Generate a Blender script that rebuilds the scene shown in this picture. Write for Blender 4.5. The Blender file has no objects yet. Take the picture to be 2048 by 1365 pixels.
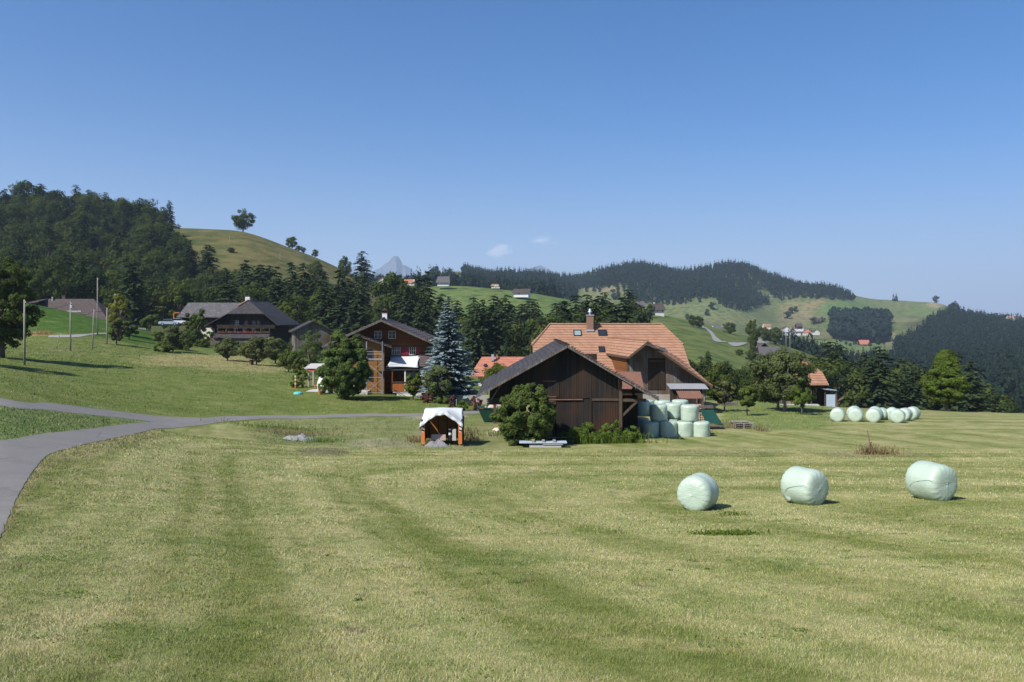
import bpy, math, random
import numpy as np
from math import radians as R, sin, cos, pi, atan2, sqrt, exp

C = bpy.context.scene.collection
F = 1593.0; HY = 640.0            # focal length in photograph pixels, horizon row

# ---------------------------------------------------------------- camera
cam = bpy.data.objects.new('camera', bpy.data.cameras.new('camera'))
C.objects.link(cam); bpy.context.scene.camera = cam
cam.location = (0, 0, 0); cam.rotation_euler = (R(90), 0, 0)
cam.data.sensor_width = 36; cam.data.lens = 36*F/2048
cam.data.shift_y = -(682.5-HY)/2048
cam.data.clip_start = 0.1; cam.data.clip_end = 60000

# ---------------------------------------------------------------- sky, sun, exposure
SUN_EL, SUN_A = 45.0, 42.0        # elevation; light travels towards +x turned this far to +y
w = bpy.data.worlds.new('World'); bpy.context.scene.world = w; w.use_nodes = True
nt = w.node_tree; bg = nt.nodes['Background']
sky = nt.nodes.new('ShaderNodeTexSky'); sky.sky_type = 'NISHITA'; sky.sun_disc = False
sky.sun_elevation = R(SUN_EL); sky.sun_rotation = atan2(-cos(R(SUN_A)), -sin(R(SUN_A)))
sky.altitude = 0; sky.air_density = 0.75; sky.dust_density = 1.6; sky.ozone_density = 6.0
hs = nt.nodes.new('ShaderNodeHueSaturation'); hs.inputs['Saturation'].default_value = 1.4; hs.inputs['Value'].default_value = 1.0
nt.links.new(sky.outputs[0], hs.inputs['Color'])
# paler, hazier air low over the horizon
tc_ = nt.nodes.new('ShaderNodeTexCoord'); sp_ = nt.nodes.new('ShaderNodeSeparateXYZ'); nt.links.new(tc_.outputs['Generated'], sp_.inputs[0])
e1 = nt.nodes.new('ShaderNodeMath'); e1.operation = 'MULTIPLY'; e1.inputs[1].default_value = -8.5; nt.links.new(sp_.outputs[2], e1.inputs[0])
e2 = nt.nodes.new('ShaderNodeMath'); e2.operation = 'EXPONENT'; nt.links.new(e1.outputs[0], e2.inputs[0])
e3 = nt.nodes.new('ShaderNodeMath'); e3.operation = 'MULTIPLY'; e3.use_clamp = True; e3.inputs[1].default_value = .85; nt.links.new(e2.outputs[0], e3.inputs[0])
mx_ = nt.nodes.new('ShaderNodeMix'); mx_.data_type = 'RGBA'; nt.links.new(e3.outputs[0], mx_.inputs[0]); nt.links.new(hs.outputs[0], mx_.inputs[6]); mx_.inputs[7].default_value = (3.8, 4.35, 5.5, 1)
nt.links.new(mx_.outputs[2], bg.inputs[0]); bg.inputs[1].default_value = 0.105
sl = bpy.data.objects.new('sun', bpy.data.lights.new('sun', 'SUN')); C.objects.link(sl)
sl.data.energy = 5.0; sl.data.angle = R(0.53); sl.data.color = (1.0, .95, .87)
from mathutils import Vector, Matrix
sd = Vector((cos(R(SUN_A))*cos(R(SUN_EL)), sin(R(SUN_A))*cos(R(SUN_EL)), -sin(R(SUN_EL))))
sl.rotation_euler = sd.to_track_quat('-Z', 'Y').to_euler()
vs = bpy.context.scene.view_settings
vs.view_transform = 'Standard'; vs.look = 'None'; vs.gamma = 1; vs.exposure = 0.48; vs.use_curve_mapping = False
cy = bpy.context.scene.cycles
cy.max_bounces = 5; cy.diffuse_bounces = 2; cy.glossy_bounces = 2; cy.transmission_bounces = 3
cy.volume_bounces = 1; cy.transparent_max_bounces = 6
cy.volume_step_rate = 4; cy.volume_max_steps = 64
cy.use_denoising = True; cy.denoiser = 'OPENIMAGEDENOISE'; cy.denoising_input_passes = 'RGB_ALBEDO_NORMAL'; cy.denoising_prefilter = 'ACCURATE'
cy.sample_clamp_indirect = 4

# ---------------------------------------------------------------- terrain
ROWS = [
 (6.4, [(0,1362),(2048,1365)]),
 (12, [(0,1135),(300,1150),(700,1168),(2048,1171)]),
 (20, [(0,1000),(200,1015),(500,1045),(900,1068),(2048,1070)]),
 (27, [(0,925),(200,950),(500,990),(900,1015),(2048,1022)]),
 (36, [(0,862),(200,890),(400,925),(700,955),(2048,965)]),
 (48, [(-200,790),(0,802),(200,845),(350,870),(600,900),(1000,906),(2048,908)]),
 (60, [(0,765),(200,815),(330,842),(600,870),(1000,868),(2048,868)]),
 (72, [(0,745),(200,785),(400,820),(600,838),(800,838),(1000,838),(1300,840),(2048,845)]),
 (85, [(0,728),(200,760),(400,785),(600,804),(800,810),(1000,815),(1300,820),(1500,822),(2048,832)]),
 (100,[(0,712),(200,738),(400,755),(560,772),(700,780),(900,795),(1100,800),(1300,806),(1500,806),(1700,814),(2048,826)]),
 (120,[(0,697),(200,718),(400,732),(560,742),(700,760),(900,780),(1100,790),(1300,795),(1450,800),(1600,812),(1700,822),(2048,835)]),
 (150,[(0,675),(150,672),(300,698),(420,712),(560,722),(700,740),(900,765),(1100,775),(1300,790),(1500,810),(1700,850),(2048,860)]),
 (190,[(-100,592),(0,600),(60,606),(150,627),(250,652),(330,676),(420,690),(590,695),(700,720),(900,750),(1100,765),(1300,780),(1500,800),(1700,860),(2048,890)]),
 (240,[(0,606),(100,615),(200,638),(300,660),(450,670),(600,680),(750,705),(900,735),(1100,750),(1300,745),(1500,780),(1700,850),(2048,900)]),
 (300,[(0,620),(200,640),(400,665),(600,672),(760,680),(900,725),(1100,735),(1300,705),(1400,710),(1500,735),(1700,820),(2048,880)]),
 (370,[(0,570),(200,590),(350,600),(480,620),(600,635),(700,650),(780,670),(900,715),(1100,720),(1300,680),(1400,690),(1500,712),(1600,740),(1680,775),(1800,830),(2048,850)]),
 (450,[(0,500),(200,520),(350,525),(480,540),(600,570),(700,600),(770,630),(850,700),(1000,700),(1150,690),(1300,650),(1400,665),(1500,690),(1600,718),(1680,755),(1800,810),(2048,820)]),
 (560,[(-100,440),(0,433),(150,428),(250,445),(340,453),(420,456),(480,459),(520,470),(560,486),(640,516),(700,545),(740,568),(800,610),(860,668),(1000,665),(1150,655),(1290,624),(1350,634),(1430,655),(1500,672),(1600,700),(1680,735),(1800,790),(2048,788)]),
 (700,[(0,470),(350,500),(480,500),(640,560),(760,610),(850,635),(1000,635),(1150,640),(1290,640),(1430,680),(1600,730),(1700,760),(1800,765),(2048,755)]),
 (850,[(0,540),(480,560),(700,600),(760,590),(870,571),(930,571),(1000,578),(1050,583),(1150,601),(1250,618),(1300,630),(1430,675),(1600,710),(1700,740),(1800,740),(2048,725)]),
 (1100,[(0,600),(760,590),(870,582),(1000,594),(1150,615),(1300,640),(1430,665),(1500,680),(1600,705),(1700,714),(1800,705),(1900,700),(2048,692)]),
 (1300,[(0,600),(760,582),(1000,588),(1150,612),(1300,636),(1430,655),(1500,668),(1600,688),(1700,694),(1790,692),(1900,670),(2048,668)]),
 (1500,[(0,600),(760,575),(1000,578),(1150,608),(1300,625),(1400,642),(1500,660),(1600,667),(1700,667),(1790,665),(1840,650),(1915,631),(1960,638),(2048,650)]),
 (2000,[(0,600),(700,575),(760,557),(850,552),(950,560),(1040,565),(1070,556),(1100,551),(1150,564),(1200,547),(1230,541),(1280,543),(1330,551),(1370,540),(1400,535),(1480,546),(1550,566),(1620,583),(1700,592),(1790,603),(1820,605),(1850,607),(1872,602),(1890,608),(1915,622),(1960,645),(2048,655)]),
 (2600,[(0,620),(760,580),(1100,580),(1400,575),(1800,625),(2048,655)]),
 (3500,[(0,640),(2048,650)]),
 (8000,[(0,643),(2048,645)]),
 (14500,[(0,642),(2048,642)])]
U0, U1, NU = -1400.0, 3450.0, 486
ug = np.linspace(U0, U1, NU)
LV0, LV1, NV = math.log(1.5), math.log(14500.0), 420
vg = np.linspace(LV0, LV1, NV)
def _table():
    for k in range(len(ROWS)-1, 0, -1):      # ridges keep their crest when the table is smoothed
        if ROWS[k][0] in (560, 850, 2000): ROWS.insert(k+1, (ROWS[k][0]*1.075, ROWS[k][1]))
    ds = np.array([math.log(r[0]) for r in ROWS])
    T = np.array([np.interp(ug, [p[0] for p in r[1]], [p[1] for p in r[1]]) for r in ROWS])
    S = np.empty((NV, NU))
    for j in range(NU): S[:, j] = np.interp(vg, ds, T[:, j])
    d = np.exp(vg)
    Z = (HY-S)*d[:, None]/F
    zn = -2.06+(d[:, None]-1.5)*(Z[np.searchsorted(vg, ds[0])][None, :]+2.06)/4.9
    Z = np.where(d[:, None] < 6.4, zn, Z)
    def blur(A, k, ax):
        A = np.moveaxis(A, ax, 0); P = np.concatenate([A[:1]]*k+[A]+[A[-1:]]*k)
        ker = np.hanning(2*k+3)[1:-1]; ker /= ker.sum()
        return np.moveaxis(sum(ker[i]*P[i:i+len(A)] for i in range(2*k+1)), 0, ax)
    S = HY-Z*F/d[:, None]
    Z = (HY-blur(blur(S, 4, 0), 3, 1))*d[:, None]/F
    return Z
ZT = _table()
def G(x, y):
    """terrain height at x, y (arrays or numbers)"""
    x = np.asarray(x, float); y = np.maximum(np.asarray(y, float), 1.5)
    u = (np.clip(1024+x*F/y, U0, U1)-U0)/(U1-U0)*(NU-1)
    v = np.clip((np.log(y)-LV0)/(LV1-LV0)*(NV-1), 0, NV-1.001)
    i = np.minimum(u.astype(int), NU-2); j = np.minimum(v.astype(int), NV-2); a = u-i; b = v-j
    z = (ZT[j, i]*(1-a)+ZT[j, i+1]*a)*(1-b)+(ZT[j+1, i]*(1-a)+ZT[j+1, i+1]*a)*b
    z = z+np.clip((y-1250)/250, 0, 1)*np.clip((5000-y)/1500, 0, 1)*np.clip((1900-(1024+x*F/y))/200, 0, 1)*(9*np.sin(x/62+y/210)+7*np.sin(x/37-y/95+1)+6*np.sin(y/70+x/150))
    # gentle bumps
    z = z+0.02*np.sin(x*.9+y*.31)*np.sin(y*.7-x*.2)+0.03*np.sin(x*.23+1)*np.sin(y*.19)
    return z
def g(x, y): return float(G(x, y))
def X(px, d): return (px-1024)*d/F
def W(px, py, d): return Vector(((px-1024)*d/F, d, (HY-py)*d/F))
def at(px, py, dmin=3.0, dmax=9000.0):
    """first ground point at or beyond dmin seen at photograph pixel px, py"""
    d = np.exp(np.linspace(math.log(dmin), math.log(dmax), 1500))
    s = HY-G((px-1024)*d/F, d)*F/d
    k = np.nonzero(s <= py)[0]
    dd = float(d[k[0]]) if len(k) else float(d[np.argmin(np.abs(s-py))])
    x = (px-1024)*dd/F
    return Vector((x, dd, g(x, dd)))

# ---------------------------------------------------------------- object helpers
def mesh_np(name, V, Fa, attr=None, dom='FACE', uv=None, col=None, smooth=False):
    me = bpy.data.meshes.new(name)
    V = np.asarray(V, np.float32); Fa = np.asarray(Fa, np.int32); n, k = Fa.shape
    me.vertices.add(len(V)); me.vertices.foreach_set('co', V.ravel())
    me.loops.add(n*k); me.loops.foreach_set('vertex_index', Fa.ravel())
    me.polygons.add(n); me.polygons.foreach_set('loop_start', np.arange(0, n*k, k, dtype=np.int32))
    if smooth: me.polygons.foreach_set('use_smooth', np.ones(n, bool))
    if attr is not None:
        a = me.attributes.new('v', 'FLOAT', dom); a.data.foreach_set('value', np.asarray(attr, np.float32))
    if uv is not None:
        a = me.attributes.new('ruv', 'FLOAT_VECTOR', 'POINT')
        a.data.foreach_set('vector', np.asarray(uv, np.float32).ravel())
    if col is not None:
        a = me.attributes.new('col', 'FLOAT_COLOR', 'POINT')
        a.data.foreach_set('color', np.asarray(col, np.float32).ravel())
    me.update(calc_edges=True)
    return me
def link(name, me, mat=None, parent=None, loc=(0, 0, 0)):
    if mat is not None: me.materials.clear(); me.materials.append(mat)
    o = bpy.data.objects.new(name, me); C.objects.link(o); o.location = loc
    if parent is not None: o.parent = parent
    return o
def tag(o, label=None, cat=None, group=None, kind=None):
    if label: o['label'] = label
    if cat: o['category'] = cat
    if group: o['group'] = group
    if kind: o['kind'] = kind
    return o
def thing(name, label, cat, loc=(0, 0, 0), rz=0, group=None):
    o = bpy.data.objects.new(name, None); C.objects.link(o); o.empty_display_size = .1
    o.location = loc; o.rotation_euler = (0, 0, rz)
    return tag(o, label, cat, group)
def dup(root, loc, rz=0.0, s=1.0, label=None, group=None):
    r = root.copy(); C.objects.link(r); r.location = loc; r.rotation_euler = (0, 0, rz); r.scale = (s, s, s)
    if label: r['label'] = label
    if group: r['group'] = group
    for ch in root.children:
        c = ch.copy(); C.objects.link(c); c.parent = r
        for gch in ch.children:
            e = gch.copy(); C.objects.link(e); e.parent = c
    return r
class MB:
    def __init__(s): s.v = []; s.f = []
    def add(s, v, f):
        n = len(s.v); s.v += [tuple(p) for p in v]; s.f += [tuple(i+n for i in q) for q in f]; return s
    def box(s, x0, x1, y0, y1, z0, z1):
        return s.add([(x0,y0,z0),(x1,y0,z0),(x1,y1,z0),(x0,y1,z0),(x0,y0,z1),(x1,y0,z1),(x1,y1,z1),(x0,y1,z1)],
              [(0,3,2,1),(4,5,6,7),(0,1,5,4),(1,2,6,5),(2,3,7,6),(3,0,4,7)])
    def beam(s, p, q, w_, h_=None):
        p = Vector(p); q = Vector(q); h_ = h_ or w_; d = (q-p).normalized()
        up = Vector((0,0,1)) if abs(d.z) < .95 else Vector((0,1,0))
        a = d.cross(up).normalized()*w_/2; b = a.cross(d).normalized()*h_/2
        return s.add([p-a-b,p+a-b,p+a+b,p-a+b,q-a-b,q+a-b,q+a+b,q-a+b],
              [(0,3,2,1),(4,5,6,7),(0,1,5,4),(1,2,6,5),(2,3,7,6),(3,0,4,7)])
    def prism(s, poly, a, b, ax='y'):
        n = len(poly)
        if ax == 'y': lo = [(p[0], a, p[1]) for p in poly]; hi = [(p[0], b, p[1]) for p in poly]
        elif ax == 'x': lo = [(a, p[0], p[1]) for p in poly]; hi = [(b, p[0], p[1]) for p in poly]
        else: lo = [(p[0], p[1], a) for p in poly]; hi = [(p[0], p[1], b) for p in poly]
        return s.add(lo+hi, [tuple(range(n)), tuple(range(2*n-1, n-1, -1))]+[(i, i+n, (i+1) % n+n, (i+1) % n) for i in range(n)])
    def slab(s, pts, t):
        n = len(pts); lo = [(p[0], p[1], p[2]-t) for p in pts]
        return s.add([tuple(p) for p in pts]+lo, [tuple(range(n)), tuple(range(2*n-1, n-1, -1))]+[(i, i+n, (i+1) % n+n, (i+1) % n) for i in range(n)])
    def tube(s, pts, rad, n=7, cap=True):
        pts = [Vector(p) for p in pts]; vs_ = []
        rad = rad if hasattr(rad, '__len__') else [rad]*len(pts)
        for i, p in enumerate(pts):
            d = (pts[min(i+1, len(pts)-1)]-pts[max(i-1, 0)]).normalized()
            up = Vector((0,0,1)) if abs(d.z) < .9 else Vector((1,0,0))
            a = d.cross(up).normalized(); b = a.cross(d).normalized()
            vs_ += [p+(a*cos(2*pi*k/n)+b*sin(2*pi*k/n))*rad[i] for k in range(n)]
        fs = [(i*n+k, i*n+(k+1) % n, (i+1)*n+(k+1) % n, (i+1)*n+k) for i in range(len(pts)-1) for k in range(n)]
        if cap: fs += [tuple(range(n-1, -1, -1)), tuple(range((len(pts)-1)*n, len(pts)*n))]
        return s.add(vs_, fs)
    def lathe(s, prof, n=12, c=(0, 0, 0)):
        vs_ = [(c[0]+r*cos(2*pi*k/n), c[1]+r*sin(2*pi*k/n), c[2]+z) for r, z in prof for k in range(n)]
        fs = [(i*n+k, i*n+(k+1) % n, (i+1)*n+(k+1) % n, (i+1)*n+k) for i in range(len(prof)-1) for k in range(n)]
        fs += [tuple(range(n-1, -1, -1)), tuple(range((len(prof)-1)*n, len(prof)*n))]
        return s.add(vs_, fs)
    def build(s, name, mat, parent=None, loc=(0, 0, 0), smooth=False, bevel=0):
        me = bpy.data.meshes.new(name); me.from_pydata(s.v, [], s.f); me.update()
        import bmesh
        bm = bmesh.new(); bm.from_mesh(me); bmesh.ops.recalc_face_normals(bm, faces=bm.faces[:])
        if smooth:
            for f in bm.faces: f.smooth = True
        bm.to_mesh(me); bm.free()
        o = link(name, me, mat, parent, loc)
        if bevel:
            m = o.modifiers.new('bevel', 'BEVEL'); m.width = bevel; m.segments = 2; m.limit_method = 'ANGLE'
        return o

SWATH_PHASE = -2.2
# ---------------------------------------------------------------- materials
class N:
    def __init__(s, name):
        s.m = bpy.data.materials.new(name); s.m.use_nodes = True; s.t = s.m.node_tree
        s.b = s.t.nodes['Principled BSDF']; s.b.inputs['Specular IOR Level'].default_value = .25
    def n(s, t, **k):
        a = s.t.nodes.new('ShaderNode'+t)
        for q, v_ in k.items(): setattr(a, q, v_)
        return a
    def set(s, node, i, v_):
        if hasattr(v_, 'links') or isinstance(v_, bpy.types.NodeSocket): s.t.links.new(v_, node.inputs[i])
        else: node.inputs[i].default_value = v_
    def math(s, op, a, b=0.0, c=None, clamp=False):
        m = s.n('Math', operation=op); m.use_clamp = clamp; s.set(m, 0, a); s.set(m, 1, b)
        if c is not None: s.set(m, 2, c)
        return m.outputs[0]
    def mix(s, f, a, b, blend='MIX'):
        m = s.n('Mix', data_type='RGBA', blend_type=blend); m.clamp_factor = True
        s.set(m, 0, f); s.set(m, 6, col4(a)); s.set(m, 7, col4(b)); return m.outputs[2]
    def noise(s, vec, scale, detail=3, rough=.55, dist=0):
        m = s.n('TexNoise'); s.set(m, 'Vector', vec); s.set(m, 'Scale', scale); s.set(m, 'Detail', detail)
        s.set(m, 'Roughness', rough); s.set(m, 'Distortion', dist); return m.outputs[0]
    def ramp(s, f, a, b):
        m = s.n('MapRange'); s.set(m, 0, f); s.set(m, 1, a); s.set(m, 2, b); return m.outputs[0]
    def scale(s, vec, v3):
        m = s.n('Vector' 'Math', operation='MULTIPLY'); s.set(m, 0, vec); s.set(m, 1, v3); return m.outputs[0]
    def obj(s): return s.n('TexCoord').outputs['Object']
    def pos(s): return s.n('NewGeometry').outputs['Position']
    def attr(s, a, out='Color'): return s.n('Attribute', attribute_name=a).outputs[out]
    def bump(s, h, strength=.5, dist=.02):
        m = s.n('Bump'); s.set(m, 'Height', h); s.set(m, 'Strength', strength); s.set(m, 'Distance', dist)
        s.t.links.new(m.outputs[0], s.b.inputs['Normal'])
    def out(s, c=None, rough=.8, metal=0, spec=None):
        if c is not None: s.set(s.b, 'Base Color', col4(c))
        s.set(s.b, 'Roughness', rough); s.set(s.b, 'Metallic', metal)
        if spec is not None: s.set(s.b, 'Specular IOR Level', spec)
        return s.m
def col4(c):
    return (*c, 1.0) if isinstance(c, (tuple, list)) and len(c) == 3 else c
def m_plain(name, c, rough=.7, var=.25, sc=3.0, metal=0, bump=0):
    q = N(name); o = q.obj(); n1 = q.noise(o, sc, 4)
    c2 = tuple(x*(1-var) for x in c); c1 = tuple(min(1, x*(1+var)) for x in c)
    col = q.mix(n1, c2, c1)
    if bump: q.bump(q.noise(o, sc*6, 3), bump, .03)
    return q.out(col, rough, metal)
def m_planks(name, ca, cb, bw=.16, horiz=False, warm=None, axis='xy'):
    """weathered boards: every board has its own tone, with dark joints and streaks along the grain"""
    q = N(name); o = q.obj(); sp = q.n('SeparateXYZ'); q.set(sp, 0, o)
    u = sp.outputs[2] if horiz else q.math('ADD', sp.outputs[0], sp.outputs[1])
    b = q.math('DIVIDE', u, bw); fl = q.math('FLOOR', b); fr = q.math('FRACT', b)
    wn = q.n('TexWhiteNoise', noise_dimensions='1D'); q.set(wn, 'W', fl)
    st = q.noise(q.scale(o, (1.2, 1.2, 14.0) if horiz else (9.0, 9.0, .7)), 1.6, 5, .7)
    big = q.noise(o, .5, 2)
    f = q.math('ADD', q.math('MULTIPLY', wn.outputs[0], .5), q.math('MULTIPLY', q.ramp(st, .3, .72), .6))
    c = q.mix(q.math('MULTIPLY_ADD', f, .9, q.math('MULTIPLY', big, .15)), ca, cb)
    if warm:
        wz = q.noise(q.scale(o, (.45, .45, .22)), 1.3, 2); c = q.mix(q.ramp(wz, .46, .68), c, warm)
    gap = q.math('LESS_THAN', fr, .09)
    c = q.mix(gap, c, tuple(x*.25 for x in ca))
    q.bump(q.math('SUBTRACT', st, gap), .5, .02)
    return q.out(c, .85)
def m_tiles(name, ca, cb, course=.3, tw=.25, moss=None, contrast=.35):
    """roof covering: courses follow the height, each tile its own tone"""
    q = N(name); o = q.obj(); sp = q.n('SeparateXYZ'); q.set(sp, 0, o)
    v_ = q.math('DIVIDE', sp.outputs[2], course); u = q.math('DIVIDE', q.math('ADD', sp.outputs[0], sp.outputs[1]), tw)
    fv = q.math('FLOOR', v_); rv = q.math('FRACT', v_)
    uu = q.math('ADD', u, q.math('MULTIPLY', q.math('MODULO', fv, 2.0), .5))
    fu = q.math('FLOOR', uu); ru = q.math('FRACT', uu)
    cv = q.n('CombineXYZ'); q.set(cv, 0, fu); q.set(cv, 1, fv)
    wn = q.n('TexWhiteNoise', noise_dimensions='2D'); q.set(wn, 'Vector', cv.outputs[0])
    st = q.noise(o, .8, 5, .65)
    f = q.math('ADD', q.math('MULTIPLY', wn.outputs[0], .55), q.math('MULTIPLY', st, .5))
    c = q.mix(f, ca, cb)
    if moss: c = q.mix(q.ramp(q.noise(o, 1.7, 5, .7), .56, .7), c, moss)
    e = q.math('LESS_THAN', rv, .2); j = q.math('MULTIPLY', q.math('LESS_THAN', ru, .1), .5)
    c = q.mix(q.math('MULTIPLY', q.math('MAXIMUM', e, j), contrast*2), c, tuple(x*.35 for x in ca))
    q.bump(q.math('ADD', q.math('SUBTRACT', 1.0, rv), q.math('MULTIPLY', q.math('GREATER_THAN', ru, .1), .3)), .6, .03)
    return q.out(c, .8)
def m_leaf(name, c, var=.6, hue=(1.25, 1.05, .8), trans=.36):
    """foliage: tone varies from leaf to leaf, clump to clump and tree to tree"""
    q = N(name); v_ = q.attr('v', 'Fac'); oi = q.n('ObjectInfo').outputs['Random']
    lo = tuple(x*(1-var*.6) for x in c); hi = tuple(x*(1+var) for x in c)
    col = q.mix(v_, lo, hi)
    col = q.mix(q.math('MULTIPLY', oi, .8), col, tuple(c[i]*hue[i] for i in range(3)))
    dif = q.n('BsdfDiffuse'); tr = q.n('BsdfTranslucent'); mx = q.n('MixShader')
    for a in (dif, tr): q.t.links.new(col, a.inputs[0])
    mx.inputs[0].default_value = trans; q.t.links.new(dif.outputs[0], mx.inputs[1]); q.t.links.new(tr.outputs[0], mx.inputs[2])
    q.t.links.new(mx.outputs[0], q.t.nodes['Material Output'].inputs[0])
    return q.m
def m_grass(name, blades=False, far=False):
    """mown turf: 'col' is the local turf colour, 'ruv' runs across and along the mowing swaths"""
    q = N(name); base = q.attr('col'); al = q.attr('col', 'Alpha'); uv = q.attr('ruv', 'Vector'); p = q.pos()
    if far:
        n1 = q.noise(p, .012, 5, .6); n2 = q.noise(p, .09, 5, .65); n3 = q.noise(q.scale(p, (1, 1, 5.)), .6, 3, .6)
        f = q.math('ADD', q.math('MULTIPLY', n1, .45), q.math('ADD', q.math('MULTIPLY', n2, .55), q.math('MULTIPLY', n3, .35)))
        c = q.mix(q.ramp(f, .5, .95), base, q.mix(.5, base, (.26, .22, .09)))
        c = q.mix(q.ramp(n2, .55, .40), c, q.mix(.6, c, (.035, .065, .02)))
        wv = q.n('TexWave', wave_type='BANDS', bands_direction='Z'); q.set(wv, 'Vector', p); q.set(wv, 'Scale', .13)
        q.set(wv, 'Distortion', 9.0); q.set(wv, 'Detail', 3.0)
        c = q.mix(q.math('MULTIPLY', wv.outputs[1], .12), c, (.04, .06, .02))
        q.bump(n2, .6, 2.0)
        return q.out(c, .95, spec=.05)
    s1 = q.noise(q.scale(uv, (.42, .05, 1)), 1.0, 3, .55, .4)
    s2 = q.noise(q.scale(uv, (1.6, .2, 1)), 1.0, 4, .6, .8)
    s3 = q.noise(q.scale(p, (1, 1, .2)), .35, 5, .65, .5)
    s4 = q.noise(p, 3.2, 4, .6)
    sx = q.n('SeparateXYZ'); q.set(sx, 0, uv)
    wob = q.noise(q.scale(uv, (.3, .07, 1)), 1.0, 3, .6); ph = q.math('ADD', q.math('MULTIPLY', sx.outputs[0], 2*pi/4.6), q.math('MULTIPLY_ADD', wob, 3.2, SWATH_PHASE))
    band = q.ramp(q.math('SINE', ph), -.35, .35); fine = q.ramp(q.math('SINE', q.math('MULTIPLY_ADD', ph, 3.07, 1.0)), -.5, .5)
    f = q.math('ADD', q.math('MULTIPLY_ADD', band, .42, q.math('MULTIPLY', fine, .20)), q.math('ADD', q.math('MULTIPLY', q.ramp(s1, .40, .60), .2), q.math('MULTIPLY', q.ramp(s2, .38, .62), .18)))
    swath = q.mix(f, tuple_mul(base, q, (.58, .66, .48)), tuple_mul(base, q, (1.20, 1.16, 1.34)))  # paler bands also paint light reflected by mowing direction, besides straw and green
    c = q.mix(al, base, swath)
    c = q.mix(q.math('MULTIPLY', q.ramp(s3, .50, .68), q.math('MULTIPLY_ADD', al, .60, .15)), c, (.34, .295, .17))
    c = q.mix(q.math('MULTIPLY', q.ramp(s3, .46, .30), .6), c, tuple_mul(c, q, (.48, .66, .42)))
    c = q.mix(q.math('MULTIPLY', q.ramp(s4, .45, .7), .4), c, tuple_mul(c, q, (1.4, 1.22, 1.2)))
    s6 = q.noise(p, 1.4, 4, .7); c = q.mix(q.math('MULTIPLY', q.ramp(s6, .62, .70), .7), c, (.13, .10, .065))
    s5 = q.noise(p, .9, 5, .75); c = q.mix(q.math('MULTIPLY', q.ramp(s5, .56, .40), .55), c, tuple_mul(c, q, (.60, .74, .50)))
    if blades:
        v_ = q.attr('v', 'Fac')
        gr = tuple_mul(c, q, (.62, .92, .42)); pale = q.mix(.55, tuple_mul(c, q, (1.9, 1.75, 2.2)), (.50, .47, .33))
        k1 = q.mix(q.ramp(v_, 0, .45), gr, tuple_mul(c, q, (1.15, 1.15, .95))); c = q.mix(q.math('MULTIPLY', q.ramp(v_, .58, .95), q.math('MULTIPLY_ADD', q.math('MULTIPLY', al, f), .85, .2)), k1, pale)  # pale blades gather in the bands whose reflected light is painted
        return q.out(c, .7, spec=.15)
    g1 = q.noise(p, 22.0, 4, .75); g2 = q.noise(p, 6.0, 3, .7)
    gm = q.math('ADD', q.math('MULTIPLY', g1, .6), q.math('MULTIPLY', g2, .4))
    c = q.mix(q.ramp(gm, .36, .66), tuple_mul(c, q, (.62, .68, .56)), tuple_mul(c, q, (1.3, 1.28, 1.28)))
    q.bump(gm, .5, .04)
    return q.out(c, .95, spec=.05)
def tuple_mul(sock, q, c3):
    m = q.n('Mix', data_type='RGBA', blend_type='MULTIPLY'); m.clamp_result = False
    q.set(m, 0, 1.0); q.set(m, 6, sock); q.set(m, 7, (*c3, 1)); return m.outputs[2]

# ---------------------------------------------------------------- ground
GRASS = m_grass('mown_turf'); BLADE = m_grass('grass_blades', blades=True); HILL = m_grass('hill_pasture', far=True)
RLO = [(-400,2600),(-130,1250),(0,1075),(40,985),(85,920),(112,905),(150,895),(250,873),(330,858),(420,849),(560,838),(700,835),(850,833),(955,828),(1010,822),(1100,800)]
RUP = [(-1400,900),(-400,893),(0,882),(60,873),(110,866),(200,856),(305,845),(420,836),(560,832),(700,829),(850,827),(955,822),(1010,815),(1100,795)]
def sscr(x, y, z): yy = np.maximum(y, .5); return 1024+x*F/yy, HY-z*F/yy
def sm(a, b, t): t = np.clip((t-a)/(b-a), 0, 1); return t*t*(3-2*t)
def vnoise(x, y, s, seed=0):
    x = x/s+seed*17.3; y = y/s-seed*9.1
    return (np.sin(x*1.7+1.3*np.sin(y*1.1))+np.sin(y*1.9+1.7*np.sin(x*.8+2))+np.sin((x+y)*1.3+np.sin(x*2.1-y)))/3
LA = at(0, 1075); LB = at(330, 858)
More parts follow.
